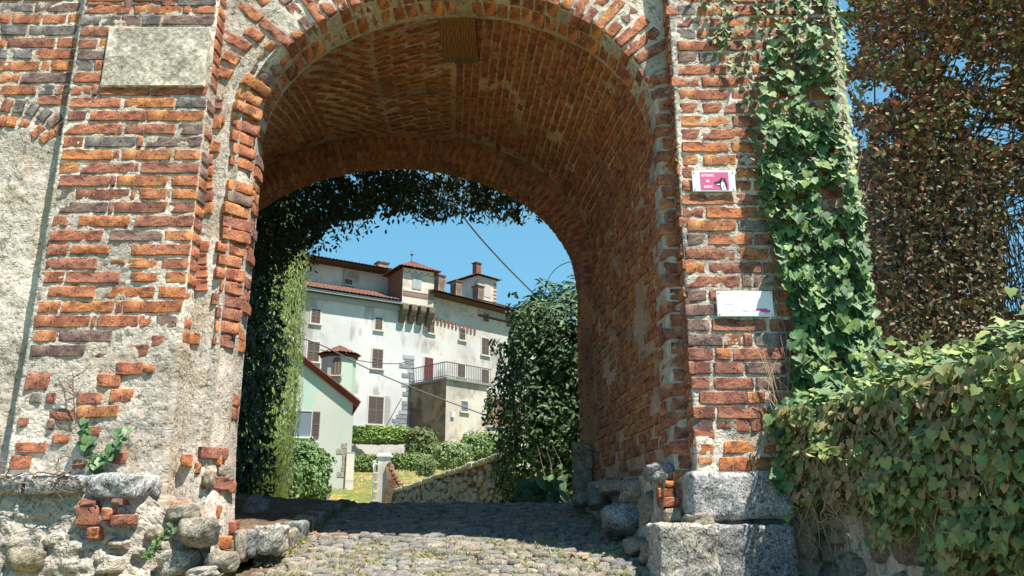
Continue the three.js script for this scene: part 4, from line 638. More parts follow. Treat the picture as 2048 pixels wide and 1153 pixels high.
{ // grass and weeds between the cobbles
  seed(95); const g = []; const o = new THREE.Group();
  const it = []; for (let k = 0; k < 5200; k++) { const D = rr(4.2, 5.3), x = rr(-1.35, 1.0); if (fb3(x * 4, D * 4, 95) < (D > 4.9 ? 0.15 : -0.05)) continue; it.push([V3(x, G(x, D) + 0.016, -D), V3(rr(-1, 1), rr(-.2, .5), 1), rr(0.026, 0.058), vary(pick([[.30, .27, .10], [.20, .22, .07], [.12, .17, .05], [.42, .36, .18]])), -0.9]); }
  for (let k = 0; k < 900; k++) { const D = rr(4.5, 7.5), r = rnd() < .5, x = r ? lerp(0.72, .55, (D - 4.5) / 3) + rr(-.12, .05) : edgeX(D) + rr(-.02, .06); it.push([V3(x, G(x, D) + 0.02, -D), V3(rr(-1, 1), rr(-.2, .5), 1), rr(0.02, 0.05), vary(pick([[.16, .18, .06], [.10, .14, .05], [.34, .28, .12]])), -0.9]); }
  const im = cloud(scene, 'road_grass', needle, LM.tint, it); im.userData = { kind: 'stuff', label: 'short dry grass growing between the cobbles of the road', category: 'grass' };
  const litter = []; for (let k = 0; k < 90; k++) { const D = rr(4.35, 6.8), x = rnd() < .5 ? rr(-1.3, -1.1) : rr(.3, .75); litter.push([V3(x, G(x, D) + 0.035, -D), V3(rr(-.5, .5), 1, rr(-.3, .6)), rr(.02, .045), vary(pick([[.40, .14, .05], [.34, .20, .08], [.45, .30, .12]])), 0]); }
  const li = cloud(scene, 'leaf_litter', smallLeaf, LM.tint, litter); li.userData = { kind: 'stuff', label: 'fallen brown and orange leaves along the edges of the road', category: 'leaf litter' };
}
// ---------------------------------------------------------------- trees, hedges and shrubs
function branch(pts, r0, r1, n = 14) { return tube(pts, r0, n, 7, r1); }
const barkMat = std([.16, .125, .095], { bumpMap: T.fine, bumpScale: 0.01 });
// points on a rounded box (super-ellipsoid) with a lumpy skin
function blobPts(c, r, n, lump_, cols, size, depth = 0.25, pw = 0.6, nrm = 0.8) {
  const out = [], ex = 2 / pw; for (let k = 0; k < n; k++) { const d = V3(rr(-1, 1), rr(-1, 1), rr(-1, 1)), f = k % 3; d.setComponent(f, Math.sign(d.getComponent(f)) || 1); const l = Math.pow(Math.abs(d.x) ** ex + Math.abs(d.y) ** ex + Math.abs(d.z) ** ex, 1 / ex), q = d.clone().divideScalar(l); d.set(Math.sign(q.x) * Math.abs(q.x) ** (ex - 1), Math.sign(q.y) * Math.abs(q.y) ** (ex - 1), Math.sign(q.z) * Math.abs(q.z) ** (ex - 1)).normalize(); const g = 1 + lump_ * fb3(q.x * 2.2 + c.x, q.y * 2.2 + c.y, q.z * 2.2 + c.z, 3) - depth * Math.pow(rnd(), 2); out.push([V3(c.x + q.x * r.x * g, c.y + q.y * r.y * g, c.z + q.z * r.z * g), d.multiplyScalar(nrm).add(V3(rr(-.7, .7), rr(-.3, .9), rr(-.7, .7))), rr(size[0], size[1]), vary(pick(cols), 0.3), 0.4]); } return out;
}
function shrub(name, label, cat, c, r, n, cols, size, geo, lump_ = 0.22, mat = LM.tint, core = 0.72, pw = 0.6) {
  const o = thing(name, label, cat, V3(c.x, c.y - r.y, c.z)); const inner = r.clone().multiplyScalar(core); cloud(o, 'foliage', geo, mat, [...blobPts(c, r, n, lump_, cols, size, 0.25, pw), ...blobPts(c, inner, Math.round(n * 0.4), lump_, cols, [size[0] * 1.8, size[1] * 2.0], 0.35, pw, 1.6)]);
  part(o, 'stem', branch([V3(c.x, c.y - r.y * 1.05, c.z), V3(c.x + .05, c.y - r.y * .5, c.z), V3(c.x, c.y, c.z)], .05, .03), barkMat); return o;
}
const laurelCols = [[.045, .11, .035], [.06, .14, .04], [.035, .085, .03], [.09, .19, .05]];
{ // dark laurel hedge on the left behind the gate
  seed(101);
  const o = shrub('laurel_hedge', 'tall dark laurel hedge rising beside the left of the rear arch', 'hedge', V3(-4.2, 3.3, -9.3), V3(1.42, 2.3, 1.5), 22000, [[.04, .095, .04], [.06, .135, .055], [.03, .075, .035]], [.06, .10], laurelLeaf, 0.12, LM.glossy, 0.88);
}
{ // tree whose boughs hang across the top of the rear opening
  seed(103);
  const base = V3(-5.6, G(-5.6, 10), -9.6), o = thing('overhanging_tree', 'tree with leaf colour darkened for shade, whose boughs hang across the opening of the rear arch', 'tree', base);
  const limbs = [], items = [], crown = V3(-5.0, 6.4, -9.4);
  part(o, 'trunk', branch([base, V3(-5.5, 3.4, -9.6), V3(-5.2, 5.0, -9.5), crown], .22, .12), barkMat);
  const dk = [[.018, .034, .013], [.025, .045, .016], [.045, .07, .02]];  // near-black tones: shade and backlight are put into the leaf colour
  const add = (p, s) => items.push([p, V3(rr(-1, 1), rr(-.6, 1), rr(-1, 1)), s, vary(pick(dk), .3), 0.5]);
  // boughs reach to the right over the road; each carries sprays of leaves
  for (let k = 0; k < 34; k++) {
    const tx = lerp(500, 1090, Math.pow(k / 33, 0.9)), hangs = lerp(535, 415, sstep(500, 760, tx)) + rr(-30, 12), D = rr(8.0, 9.8), end = W(tx, hangs, D), mid = crown.clone().lerp(end, 0.55).add(V3(rr(-.3, .3), rr(.3, .8), rr(-.3, .3)));
    limbs.push(branch([crown, mid, end.clone().add(V3(0, .15, 0)), end], .035, .005, 16));
    const c = new THREE.CatmullRomCurve3([crown, mid, end.clone().add(V3(0, .15, 0)), end]);
    for (let i = 0; i < 210; i++) { const t = Math.pow(rnd(), 0.6), p = c.getPoint(t), sp = lerp(.75, .28, t); add(p.add(V3(rr(-1, 1) * sp, rr(-.8, .9) * sp * 0.7, rr(-1, 1) * sp)), rr(.045, .08)); }
  }
  for (let k = 0; k < 15000; k++) { const x = rr(470, 1040), top = 270, low = lerp(560, 440, sstep(500, 730, x)) + 26 * n3(x * .02, 3, 1) - 10; const y = lerp(top, low, Math.pow(rnd(), 0.8)), dens = x < 690 ? 1 : lerp(0.75, 0.42, sstep(690, 900, x)); if (rnd() > dens || (x > 690 && fb3(x * .018, y * .018, 9) > 0.2)) continue; add(W(x, y, rr(7.9, 9.9)), rr(.05, .085)); }
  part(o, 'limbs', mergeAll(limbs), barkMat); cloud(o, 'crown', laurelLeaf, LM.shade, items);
}
{ // clipped columnar thuja, sunlit
  seed(107); const c = V3(-5.16, 4.75, -15), r = V3(1.2, 3.55, 1.2), cols = [[.23, .32, .06], [.28, .36, .075], [.19, .27, .05], [.32, .39, .09]];
  const o = thing('columnar_thuja', 'clipped columnar thuja with lime green foliage beside the dark hedge', 'tree', V3(c.x, G(c.x, 15), c.z));
  cloud(o, 'crown', needle, LM.tint, [...blobPts(c, r, 38000, 0.075, cols, [.05, .12], 0.06, 0.58, 2.4), ...blobPts(c, r.clone().multiplyScalar(.93), 16000, 0.075, cols, [.16, .26], 0.05, 0.58, 3)]);
  part(o, 'trunk', branch([V3(c.x, G(c.x, 15) - .05, c.z), V3(c.x, 2.2, c.z), V3(c.x, 4, c.z)], .12, .07), barkMat);
}
seed(109);
shrub('rounded_shrub', 'bright green rounded shrub in front of the pale green house', 'shrub', W(588, 955, 19).add(V3(0, 0.0, 0)), V3(.72, .78, .8), 5200, [[.10, .20, .04], [.13, .24, .05], [.08, .16, .035]], [.06, .11], smallLeaf, 0.22);
shrub('leafy_shrub', 'small yellow green shrub at the foot of the thuja', 'shrub', W(542, 975, 16.5), V3(.55, .5, .5), 2600, [[.13, .20, .04], [.09, .16, .04]], [.06, .10], smallLeaf, 0.25);
{ // laurel on the right of the rear opening
  seed(111);
  const o = shrub('laurel_bush', 'tall leafy laurel bush beside the right of the rear arch', 'bush', V3(1.0, 3.12, -11.6), V3(1.22, 1.82, 1.2), 22000, [[.038, .085, .026], [.05, .12, .03], [.03, .07, .025], [.10, .19, .045]], [.06, .105], laurelLeaf, 0.16, LM.glossy, 0.62, 0.7);
  const st = []; for (let k = 0; k < 3; k++) { const x = rr(1085, 1130), y = 985; st.push(tube([W(x, y, 9.9), W(x - rr(-5, 14), y - 50, 10.2), W(x - rr(5, 30), y - rr(80, 150), 10.5)], .007, 10, 5, .003)); } part(o, 'stem', mergeAll(st), std([.09, .07, .05]));
  const it = []; for (let k = 0; k < 150; k++) { const a = W(rr(1040, 1130), rr(965, 1018), 8.6 + rr(0, .5)); it.push([a, V3(rr(-.8, .3), rr(.2, 1), 1), rr(.13, .22), vary(pick([[.06, .13, .05], [.09, .18, .05], [.04, .09, .04]])), .6]); }
  const w = thing('broad_leaf_plant', 'low plant with broad drooping leaves at the foot of the passage wall', 'plant', V3(.45, G(.45, 8.6), -8.7)); cloud(w, 'leaves', laurelLeaf, LM.glossy, it);
  // bare twigs reaching out above the bush
  const sp = []; for (let k = 0; k < 30; k++) sp.push([W(rr(1010, 1050), rr(585, 640), 12 + rr(-.3, .3)), V3(rr(-1, 1), rr(-1, 1), rr(-1, 1)), rr(.07, .12), vary([.04, .07, .04]), .4]); for (let k = 0; k < 36; k++) sp.push([W(rr(978, 1030), rr(680, 712), 11.2 + rr(-.3, .3)), V3(rr(-1, 1), rr(-1, 1), rr(-1, 1)), rr(.07, .12), vary([.05, .08, .04]), .4]);
  cloud(o, 'spray', laurelLeaf, LM.glossy, sp, 'stuff');
}
{ // red-brown creeper-hung tree behind the roadside wall
  seed(113);
  const base = V3(4.3, 1.2, -8.4), o = thing('autumn_tree', 'tangled tree with red brown and olive leaves behind the ivy wall', 'tree', base), top = V3(4.2, 5.6, -8.4);
  part(o, 'trunk', branch([base, V3(4.1, 3.0, -8.4), V3(4.3, 4.4, -8.3), top], .20, .09), barkMat);
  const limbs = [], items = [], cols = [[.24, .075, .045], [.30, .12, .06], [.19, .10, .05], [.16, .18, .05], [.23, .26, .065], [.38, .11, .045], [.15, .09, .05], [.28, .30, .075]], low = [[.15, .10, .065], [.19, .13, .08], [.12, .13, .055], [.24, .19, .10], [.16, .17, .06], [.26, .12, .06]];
  const gaps = [[1704, 270, 28, 52], [1735, 180, 42, 26], [1970, 150, 62, 28], [1960, 250, 30, 34], [2034, 520, 26, 150], [1690, 60, 30, 60], [1915, 120, 30, 20], [1765, 190, 40, 14], [2010, 270, 30, 20]];
  for (let k = 0; k < 70; k++) { const x = rr(1690, 2200), y = rr(-160, 640), D = rr(7.2, 9.2), e = W(x, y, D), t = rnd(), s = V3(lerp(4.1, 4.3, t), lerp(2.4, 5.6, t), -8.4), mid = s.clone().lerp(e, .5).add(V3(rr(-.2, .2), rr(0, .5), rr(-.3, .3))); limbs.push(branch([s, mid, e], .018, .003, 10)); for (let j = 0; j < 5; j++) { const a = s.clone().lerp(e, rr(.4, 1)); limbs.push(tube([a, a.clone().add(V3(rr(-.3, .3), rr(-.3, .2), rr(-.2, .2))), a.clone().add(V3(rr(-.6, .6), rr(-.7, .3), rr(-.3, .3)))], .006, 6, 4, .002)); } }
  for (let k = 0; k < 260; k++) { const x = rr(1710, 2060), y = rr(280, 600), a = W(x, y, rr(7.3, 8.4)); limbs.push(tube([a, a.clone().add(V3(rr(-.1, .1), -.4, .05)), a.clone().add(V3(rr(-.2, .2), -rr(.7, 1.2), 0))], .006, 8, 4, .003)); }
  for (let k = 0; k < 26000; k++) { const D = rr(6.0, 9.6), x = rr(1720, 2400), y = rr(-900, -60); if (fb3(x * .012, y * .012, 8) < -.12) continue; items.push([W(x, y, D), V3(rr(-1, 1), rr(-.2, 1), rr(-.3, 1)), rr(.05, .10), vary(pick(cols), .35), .4]); }  // unseen leaves above the view, added to shade the lower crown
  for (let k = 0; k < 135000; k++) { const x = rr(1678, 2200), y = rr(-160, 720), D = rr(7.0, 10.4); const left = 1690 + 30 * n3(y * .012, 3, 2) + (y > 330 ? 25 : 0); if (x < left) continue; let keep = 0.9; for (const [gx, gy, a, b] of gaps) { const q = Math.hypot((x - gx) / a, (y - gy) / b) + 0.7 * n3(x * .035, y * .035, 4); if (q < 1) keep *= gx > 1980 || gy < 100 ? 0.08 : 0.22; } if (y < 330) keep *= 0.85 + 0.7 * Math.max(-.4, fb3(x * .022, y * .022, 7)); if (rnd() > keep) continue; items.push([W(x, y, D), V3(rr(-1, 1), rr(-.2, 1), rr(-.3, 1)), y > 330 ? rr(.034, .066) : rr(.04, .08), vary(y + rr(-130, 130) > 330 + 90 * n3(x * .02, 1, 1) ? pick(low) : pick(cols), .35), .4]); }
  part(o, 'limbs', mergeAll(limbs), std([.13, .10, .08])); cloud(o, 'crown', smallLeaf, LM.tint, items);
  // palm behind it
  const pb = V3(3.6, 1.4, -10.2), p = thing('palm_tree', 'palm whose fan leaf shows between the ivy and the autumn tree', 'palm', pb); part(p, 'trunk', branch([pb, V3(3.75, 5, -10.3), V3(4.0, 9.3, -10.3)], .16, .12), barkMat);
  const c0 = V3(4.0, 9.3, -10.3);
  for (let f = 0; f < 12; f++) { const a = f / 12 * 2 * Math.PI, e = c0.clone().add(V3(Math.cos(a) * 1.0, rr(-.5, .5), Math.sin(a) * 1.0)), bl = [tube([c0, c0.clone().lerp(e, .5).add(V3(0, .15, 0)), e], .012, 6, 4, .008)]; for (let i = 0; i < 17; i++) { const b = a + (i - 8) * 0.16, tip = e.clone().add(V3(Math.cos(b) * .7, -.15 - .02 * Math.abs(i - 8), Math.sin(b) * .7)), sd = V3(-Math.sin(b), 0, Math.cos(b)).multiplyScalar(.022), g = new THREE.BufferGeometry(), md = e.clone().lerp(tip, .45); const q = [e, md.clone().add(sd), tip, e, tip, md.clone().sub(sd)].flatMap(v => [v.x, v.y, v.z]); g.setAttribute('position', new THREE.Float32BufferAttribute(q, 3)); g.setAttribute('uv', new THREE.Float32BufferAttribute(new Float32Array(12), 2)); g.computeVertexNormals(); bl.push(g); } part(p, 'frond', mergeAll(bl), leafMat([.09, .14, .04])); }
}
// ---------------------------------------------------------------- the castle and the houses before it
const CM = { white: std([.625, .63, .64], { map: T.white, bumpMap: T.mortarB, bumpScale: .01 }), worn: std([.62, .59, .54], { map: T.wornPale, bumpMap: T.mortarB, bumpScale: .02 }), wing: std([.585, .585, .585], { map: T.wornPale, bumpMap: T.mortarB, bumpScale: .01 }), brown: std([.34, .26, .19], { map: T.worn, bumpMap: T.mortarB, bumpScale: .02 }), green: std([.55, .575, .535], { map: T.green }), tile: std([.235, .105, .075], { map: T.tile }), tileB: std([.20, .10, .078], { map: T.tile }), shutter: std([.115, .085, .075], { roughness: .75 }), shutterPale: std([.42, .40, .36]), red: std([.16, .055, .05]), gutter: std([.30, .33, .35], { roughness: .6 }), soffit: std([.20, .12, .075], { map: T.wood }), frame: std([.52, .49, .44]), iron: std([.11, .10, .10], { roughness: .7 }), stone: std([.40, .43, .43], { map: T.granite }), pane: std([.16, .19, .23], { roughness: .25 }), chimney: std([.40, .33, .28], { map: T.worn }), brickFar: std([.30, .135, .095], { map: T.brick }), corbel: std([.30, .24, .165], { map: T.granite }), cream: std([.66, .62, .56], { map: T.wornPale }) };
function wallFrame(A, B) { const dx = B[0] - A[0], dd = B[1] - A[1], L = Math.hypot(dx, dd), th = Math.atan2(dd, dx), n = V3(Math.sin(th), 0, Math.cos(th)); return { A, B, L, th, n, P: (u, y, w = 0) => V3(A[0] + dx / L * u + n.x * w, y, -(A[1] + dd / L * u) + n.z * w), hit: (px, py) => onWall(px, py, A, B) }; }
function fbox(F, u0, u1, y0, y1, w0, w1) { const g = new THREE.BoxGeometry(u1 - u0, y1 - y0, w1 - w0); metricUV(g); g.rotateY(F.th); const c = F.P((u0 + u1) / 2, (y0 + y1) / 2, (w0 + w1) / 2); g.translate(c.x, c.y, c.z); return g; }
function tiles(a, b, c, d, pitch = 0.24, amp = 0.05) { // roof slope of pantiles: a, b eave ends, c, d ridge ends over b and a
  const L = a.distanceTo(b), S = a.distanceTo(d), cols = Math.max(2, Math.round(L / pitch)), rows = Math.max(2, Math.round(S / 0.38)), up = b.clone().sub(a).cross(d.clone().sub(a)).normalize(); if (up.y < 0) up.negate();
  return gridGeo(cols * 6, rows * 2, (u, v) => { const r = Math.floor(v * rows * 2 + .01), vv = Math.min(1, (r >> 1) / rows + (r & 1 ? .96 / rows : 0)); const p = a.clone().lerp(b, u).lerp(d.clone().lerp(c, u), vv); return p.addScaledVector(up, amp * Math.abs(Math.sin(u * cols * Math.PI)) + (r & 1 ? 0 : .02) + .012 * n3(u * cols * .7, r, 2)); }, (u, v) => [u * L, v * S]);
}
function window_(o, F, r, mat, opt = {}) { // pixel rectangle -> surround, two louvred shutters, sill
  const [u0, ya] = F.hit(r[0], (r[1] + r[3]) / 2), [u1] = F.hit(r[2], (r[1] + r[3]) / 2), [, y1] = F.hit((r[0] + r[2]) / 2, r[1]), [, y0] = F.hit((r[0] + r[2]) / 2, r[3]), f = 0.07;
  const w = part(o, opt.door ? 'door' : 'window', mergeAll([fbox(F, u0 - f, u0, y0, y1 + f, -.05, .03), fbox(F, u1, u1 + f, y0, y1 + f, -.05, .03), fbox(F, u0, u1, y1, y1 + f, -.05, .03), fbox(F, u0, u1, y0, y1, -.05, .004)]), opt.frame || CM.frame), um = (u0 + u1) / 2;
  for (const [p, q] of opt.single ? [[u0, u1]] : [[u0, um], [um, u1]]) { const s = [fbox(F, p + .005, p + .05, y0, y1, .008, .05), fbox(F, q - .05, q - .005, y0, y1, .008, .05), fbox(F, p + .05, q - .05, y0, y0 + .07, .008, .05), fbox(F, p + .05, q - .05, y1 - .07, y1, .008, .05), fbox(F, p + .05, q - .05, (y0 + y1) / 2 - .04, (y0 + y1) / 2 + .04, .008, .05), fbox(F, p + .02, q - .02, y0 + .02, y1 - .02, .006, .016)]; for (let y = y0 + .1; y < y1 - .1; y += .085) s.push(fbox(F, p + .05, q - .05, y, y + .05, .018, .036)); part(w, 'shutter', mergeAll(s), mat); }
  if (!opt.door) part(w, 'sill', fbox(F, u0 - .12, u1 + .12, y0 - .08, y0, -.02, .12), CM.frame); return w;
}
const eye = y => EYE + y;
{
  const L0 = [-14.4, 44.5], C = [-5.6, 50], R1 = [4.5, 60.1], F1 = wallFrame(L0, C), F2 = wallFrame(C, R1);
  const castle = thing('white_castle', 'white castle with brown shutters, tiled roofs, a turret and a balcony on the hill', 'castle', V3(-5, 4.4, -52));
  const e1 = eye(13.05), e2 = eye(13.95), g0 = 3.2;
  part(castle, 'wall', fbox(F1, 0, F1.L, g0, e1, -6, 0), CM.white);
  part(castle, 'wall', fbox(F2, 0.0, F2.L, g0, e2, -6.5, 0), CM.wing);
  part(castle, 'gutter', mergeAll([fbox(F1, -.3, F1.L - 1.6, e1 - .42, e1 - .12, 0.004, .16), fbox(F1, -.3, F1.L - 1.6, e1 - .10, e1 + .04, .38, .54)]), CM.gutter);
  part(castle, 'eave', fbox(F1, -.3, F1.L - 1.6, e1 - .04, e1 + .05, .006, .5), CM.soffit);
  part(castle, 'roof', tiles(F1.P(-.5, e1 + .08, .62), F1.P(F1.L - 1.7, e1 + .08, .62), F1.P(F1.L - 1.7, e1 + 1.45, -3.0), F1.P(-.5, e1 + 1.45, -3.0)), CM.tileB);
  // upper storey set back behind the lower roof
  part(castle, 'upper_wall', fbox(F1, -.5, F1.L + .6, e1 - .5, eye(15.75), -9, -3.0), CM.cream);
  part(castle, 'upper_eave', fbox(F1, -.7, F1.L + .4, eye(15.75), eye(15.85), -9, -2.1), CM.soffit);
  part(castle, 'roof', tiles(F1.P(-.8, eye(15.88), -2.0), F1.P(F1.L + .4, eye(15.88), -2.0), F1.P(F1.L - 1.2, eye(17.1), -6), F1.P(-.8, eye(17.1), -6)), CM.tile);
  { const F = wallFrame([F1.P(0, 0, -3).x, -F1.P(0, 0, -3).z], [F1.P(F1.L, 0, -3).x, -F1.P(F1.L, 0, -3).z]); window_(castle, F, [688, 559, 704, 570], CM.shutter); part(castle, 'downpipe', tube([F.P(6.2, eye(15.7), .1), F.P(6.2, eye(15.0), .1), F.P(6.2, eye(14.2), .1)], .05, 6, 6), CM.gutter); }
  for (const r of [[622, 619, 640, 648], [750, 636, 764, 661]]) window_(castle, F1, r, CM.shutter);
  for (const r of [[614, 684, 638, 724], [744, 699, 765, 738], [736, 794, 766, 849]]) window_(castle, F1, r, CM.shutter);
  // quoins of grey stone down the corner
  seed(121); for (let k = 0; k < 16; k++) { const [u, y] = F1.hit(828, 716 + k * 9.2), len = (k % 2 ? .45 : .85) + rr(-.12, .2) + (k > 10 ? .25 : 0); part(castle, 'quoin', fbox(F1, u - len, u, y - .125, y + .105, -.02, .035), k % 3 ? CM.stone : CM.gutter); }
  for (let k = 0; k < 3; k++) { const [u, y] = F1.hit(812 - k * 4, 835 + k * 8); part(castle, 'quoin', fbox(F1, u - rr(.5, .8), u, y - .1, y + .1, -.02, .03), CM.stone); }
  // the right wing
  part(castle, 'eave', fbox(F2, 0.2, F2.L, e2 - .02, e2 + .08, -.2, .75), CM.soffit);
  part(castle, 'roof', tiles(F2.P(.1, e2 + .12, .85), F2.P(F2.L, e2 + .12, .85), F2.P(F2.L, e2 + 1.0, -3.4), F2.P(.1, e2 + 1.0, -3.4)), CM.tile);
  part(castle, 'roof', tiles(F2.P(.1, e2 + .12, -7), F2.P(F2.L, e2 + .12, -7), F2.P(F2.L, e2 + 1.0, -3.4), F2.P(.1, e2 + 1.0, -3.4)), CM.tile);
  for (const r of [[855, 643, 868, 667], [918, 657, 930, 681], [963, 677, 977, 711], [915, 730, 929, 756], [963, 740, 977, 778], [966, 628, 977, 645], [1012, 637, 1023, 656]]) window_(castle, F2, r, CM.shutter, { single: r[2] - r[0] < 13 });
  for (const r of [[859, 600, 872, 609], [922, 616, 934, 626]]) window_(castle, F2, r, CM.shutterPale, { single: true });
  window_(castle, F2, [848, 716, 865, 762], CM.red, { door: true });
  { const [u0, y1] = F2.hit(956, 617), [u1, y0] = F2.hit(1062, 662); for (let k = 0; k < 12; k++) { const u = lerp(u0, u1, k / 12); part(castle, 'loggia_panel', fbox(F2, u, u + (u1 - u0) / 12 - .12, y0 + .3, y0 + 1.25, -.02, .03), CM.white); } part(castle, 'loggia_rail', mergeAll([fbox(F2, u0, u1, y0 + 1.28, y0 + 1.36, -.02, .08), fbox(F2, u0, u1, y0 + .16, y0 + .26, -.02, .10)]), CM.soffit); }
  // remains of a saw-tooth cornice
  for (let k = 0; k < 13; k++) { const [u, y] = F2.hit(858 + k * 7.4, 637 + k * 2.1); const g = fbox(F2, u, u + .16, y - .22, y + .12, 0, .07); part(castle, 'cornice_tooth', g, k % 4 === 3 ? CM.corbel : CM.brickFar); }
  // turret on corbels
  const tu = F1.hit(800, 580)[0], T0 = tu, T1 = tu + 2.15, tb = eye(13.0), tt = eye(15.35), W0 = -1.9, W1 = .35;
  const tur = part(castle, 'turret', fbox(F1, T0, T1, tb, tt, W0, W1), CM.cream);
  const FT = wallFrame([F1.P(T0, 0, W1).x, -F1.P(T0, 0, W1).z], [F1.P(T1, 0, W1).x, -F1.P(T1, 0, W1).z]);
  part(tur, 'window', mergeAll([fbox(FT, .62, 1.28, tb + 1.05, tb + 2.0, -.02, .02)]), CM.shutterPale); part(tur, 'window', mergeAll([fbox(FT, .66, .93, tb + 1.08, tb + 1.96, .02, .04), fbox(FT, .97, 1.24, tb + 1.08, tb + 1.96, .02, .04)]), CM.gutter);
  for (let row = 0; row < 3; row++) for (let k = 0; k < 15; k++) { const g = new THREE.BoxGeometry(.15, .055, .03); g.rotateZ(row % 2 ? .7 : -.7); g.rotateY(F1.th); const c = FT.P(.1 + k * .142, tb + .58 + row * .13, .012); g.translate(c.x, c.y, c.z); part(tur, 'brick', g, CM.brickFar); }
  for (let k = 0; k < 5; k++) { const g = new THREE.TorusGeometry(.2, .016, 5, 12, Math.PI); g.rotateZ(Math.PI); g.rotateY(F1.th); const c = FT.P(.22 + k * .43, tt - .12, .006); g.translate(c.x, c.y, c.z); part(tur, 'painted_arc', g, CM.iron); }
  part(tur, 'flank_shade', fbox(F1, T0 - .012, T0, tb, tt, W0, W1 - .02), CM.brickFar);  // thin dark skin that paints the shade of the turret's left face
  for (let k = 0; k < 4; k++) { const u = T0 + .18 + k * .6, cs = new THREE.Shape(); cs.moveTo(0, 0); cs.lineTo(.62, 0); cs.lineTo(.62, -.24); cs.quadraticCurveTo(.58, -.50, .34, -.54); cs.lineTo(.32, -.72); cs.quadraticCurveTo(.24, -.96, 0, -1.02); const g = new THREE.ExtrudeGeometry(cs, { depth: .34, bevelEnabled: true, bevelSize: .05, bevelThickness: .03, bevelSegments: 2 }); g.translate(0, 0, -.15); g.rotateY(-Math.PI / 2); g.rotateY(F1.th); const c = F1.P(u, tb - .05, -.05); g.translate(c.x, c.y, c.z); part(castle, 'corbel', g, CM.corbel); part(castle, 'corbel', fbox(F1, u - .26, u + .26, tb - .05, tb + .06, .0, .42), CM.brickFar); }
  { const ap = F1.P((T0 + T1) / 2, tt + .85, (W0 + W1) / 2), q = [F1.P(T0 - .35, tt, W1 + .35), F1.P(T1 + .35, tt, W1 + .35), F1.P(T1 + .35, tt, W0 - .35), F1.P(T0 - .35, tt, W0 - .35)]; const rf = [0, 1, 2, 3].map(k => tiles(q[k], q[(k + 1) % 4], ap, ap, .24, .045)); part(tur, 'turret_roof', mergeAll(rf), CM.tile); part(tur, 'finial', mergeAll([tube([ap, ap.clone().add(V3(0, .3, 0)), ap.clone().add(V3(0, .75, 0))], .03, 6, 6, .01), new THREE.ConeGeometry(.11, .16, 8).rotateX(Math.PI).translate(ap.x, ap.y + .42, ap.z)]), CM.iron); }
  // the second tower above the right wing
  { const c = wallFrame([F2.P(4.6, 0, -4).x, -F2.P(4.6, 0, -4).z], [F2.P(7.4, 0, -4).x, -F2.P(7.4, 0, -4).z]); const [u0] = c.hit(955, 580), [u1] = c.hit(993, 580), [, yt] = c.hit(955, 551), [, yb] = c.hit(955, 625); const tw = part(castle, 'roof_tower', fbox(c, u0, u1, yb - 1, yt, -3.1, 0), CM.worn); const ap = c.P((u0 + u1) / 2, yt + .62, -1.55), o = .3, q = [c.P(u0 - o, yt, o), c.P(u1 + o, yt, o), c.P(u1 + o, yt, -3.1 - o), c.P(u0 - o, yt, -3.1 - o)]; part(tw, 'tower_roof', mergeAll([0, 1, 2, 3].map(k => tiles(q[k], q[(k + 1) % 4], ap, ap, .24, .045))), CM.tile); part(tw, 'chimney', fbox(c, (u0 + u1) / 2 - .24, (u0 + u1) / 2 + .24, yt + .3, yt + 1.35, -1.4, -.95), CM.brickFar); part(tw, 'chimney_cap', fbox(c, (u0 + u1) / 2 - .3, (u0 + u1) / 2 + .3, yt + 1.352, yt + 1.44, -1.46, -.89), CM.tile); part(tw, 'window', fbox(c, u0 + .65, u1 - .65, yt - 1.5, yt - .4, -.02, .03), CM.shutterPale); for (let k = 0; k < 8; k++) part(tw, 'brick', fbox(c, u1 - .32, u1 - .02, yt - .4 - k * .28, yt - .28 - k * .28, -.01, .015), CM.brickFar); }
  for (const [px, py0, py1, w, F, off] of [[767, 527, 575, .75, F1, -4.5], [884, 553, 590, .6, F2, -2.2], [918, 564, 600, .55, F2, -2.4], [962, 574, 608, .55, F2, -2.2]]) { const q = wallFrame([F.P(0, 0, off).x, -F.P(0, 0, off).z], [F.P(5, 0, off).x, -F.P(5, 0, off).z]), [u, y1] = q.hit(px, py0), y0 = q.hit(px, py1)[1]; const ch = part(castle, 'chimney', fbox(q, u - w / 2, u + w / 2, y0 - .8, y1, -.6, 0), CM.chimney); part(ch, 'chimney_cap', fbox(q, u - w / 2 - .06, u + w / 2 + .06, y1, y1 + .09, -.66, .06), CM.tileB); }
  // lower block that carries the balcony
  const N = [-3.79, 47.3], NB = [N[0] + .707 * 3.2, N[1] + .707 * 3.2], FN = wallFrame(N, NB), bt = eye(8.05);
  const blk = thing('balcony_block', 'weathered rendered block carrying the iron railed balcony at the castle corner', 'building', V3(-3.6, 4.3, -48.5));
  part(blk, 'wall', fbox(FN, 0, FN.L, 3.0, bt, -3.3, 0), CM.worn);
  part(blk, 'side_wall', fbox(FN, -.012, 0, 3.0, bt - .02, -3.3, -.01), CM.brown);  // thin brown skin: the shade of this face is put into its colour
  part(blk, 'balcony_slab', fbox(FN, -.15, FN.L + .4, bt, bt + .12, -3.3, .18), CM.stone);
  const rail = part(blk, 'railing', mergeAll([fbox(FN, -.08, FN.L + .3, bt + 1.0, bt + 1.05, .08, .12), fbox(FN, -.08, FN.L + .3, bt + .2, bt + .23, .085, .115), fbox(FN, -.12, -.08, bt + 1.0, bt + 1.05, -3.2, .12), fbox(FN, -.12, -.08, bt + .2, bt + .23, -3.2, .12)]), CM.iron);
  for (let k = 0; k < 26; k++) part(rail, 'baluster', fbox(FN, -.06 + k * .137, -.035 + k * .137, bt + .12, bt + 1.0, .09, .11), CM.iron);
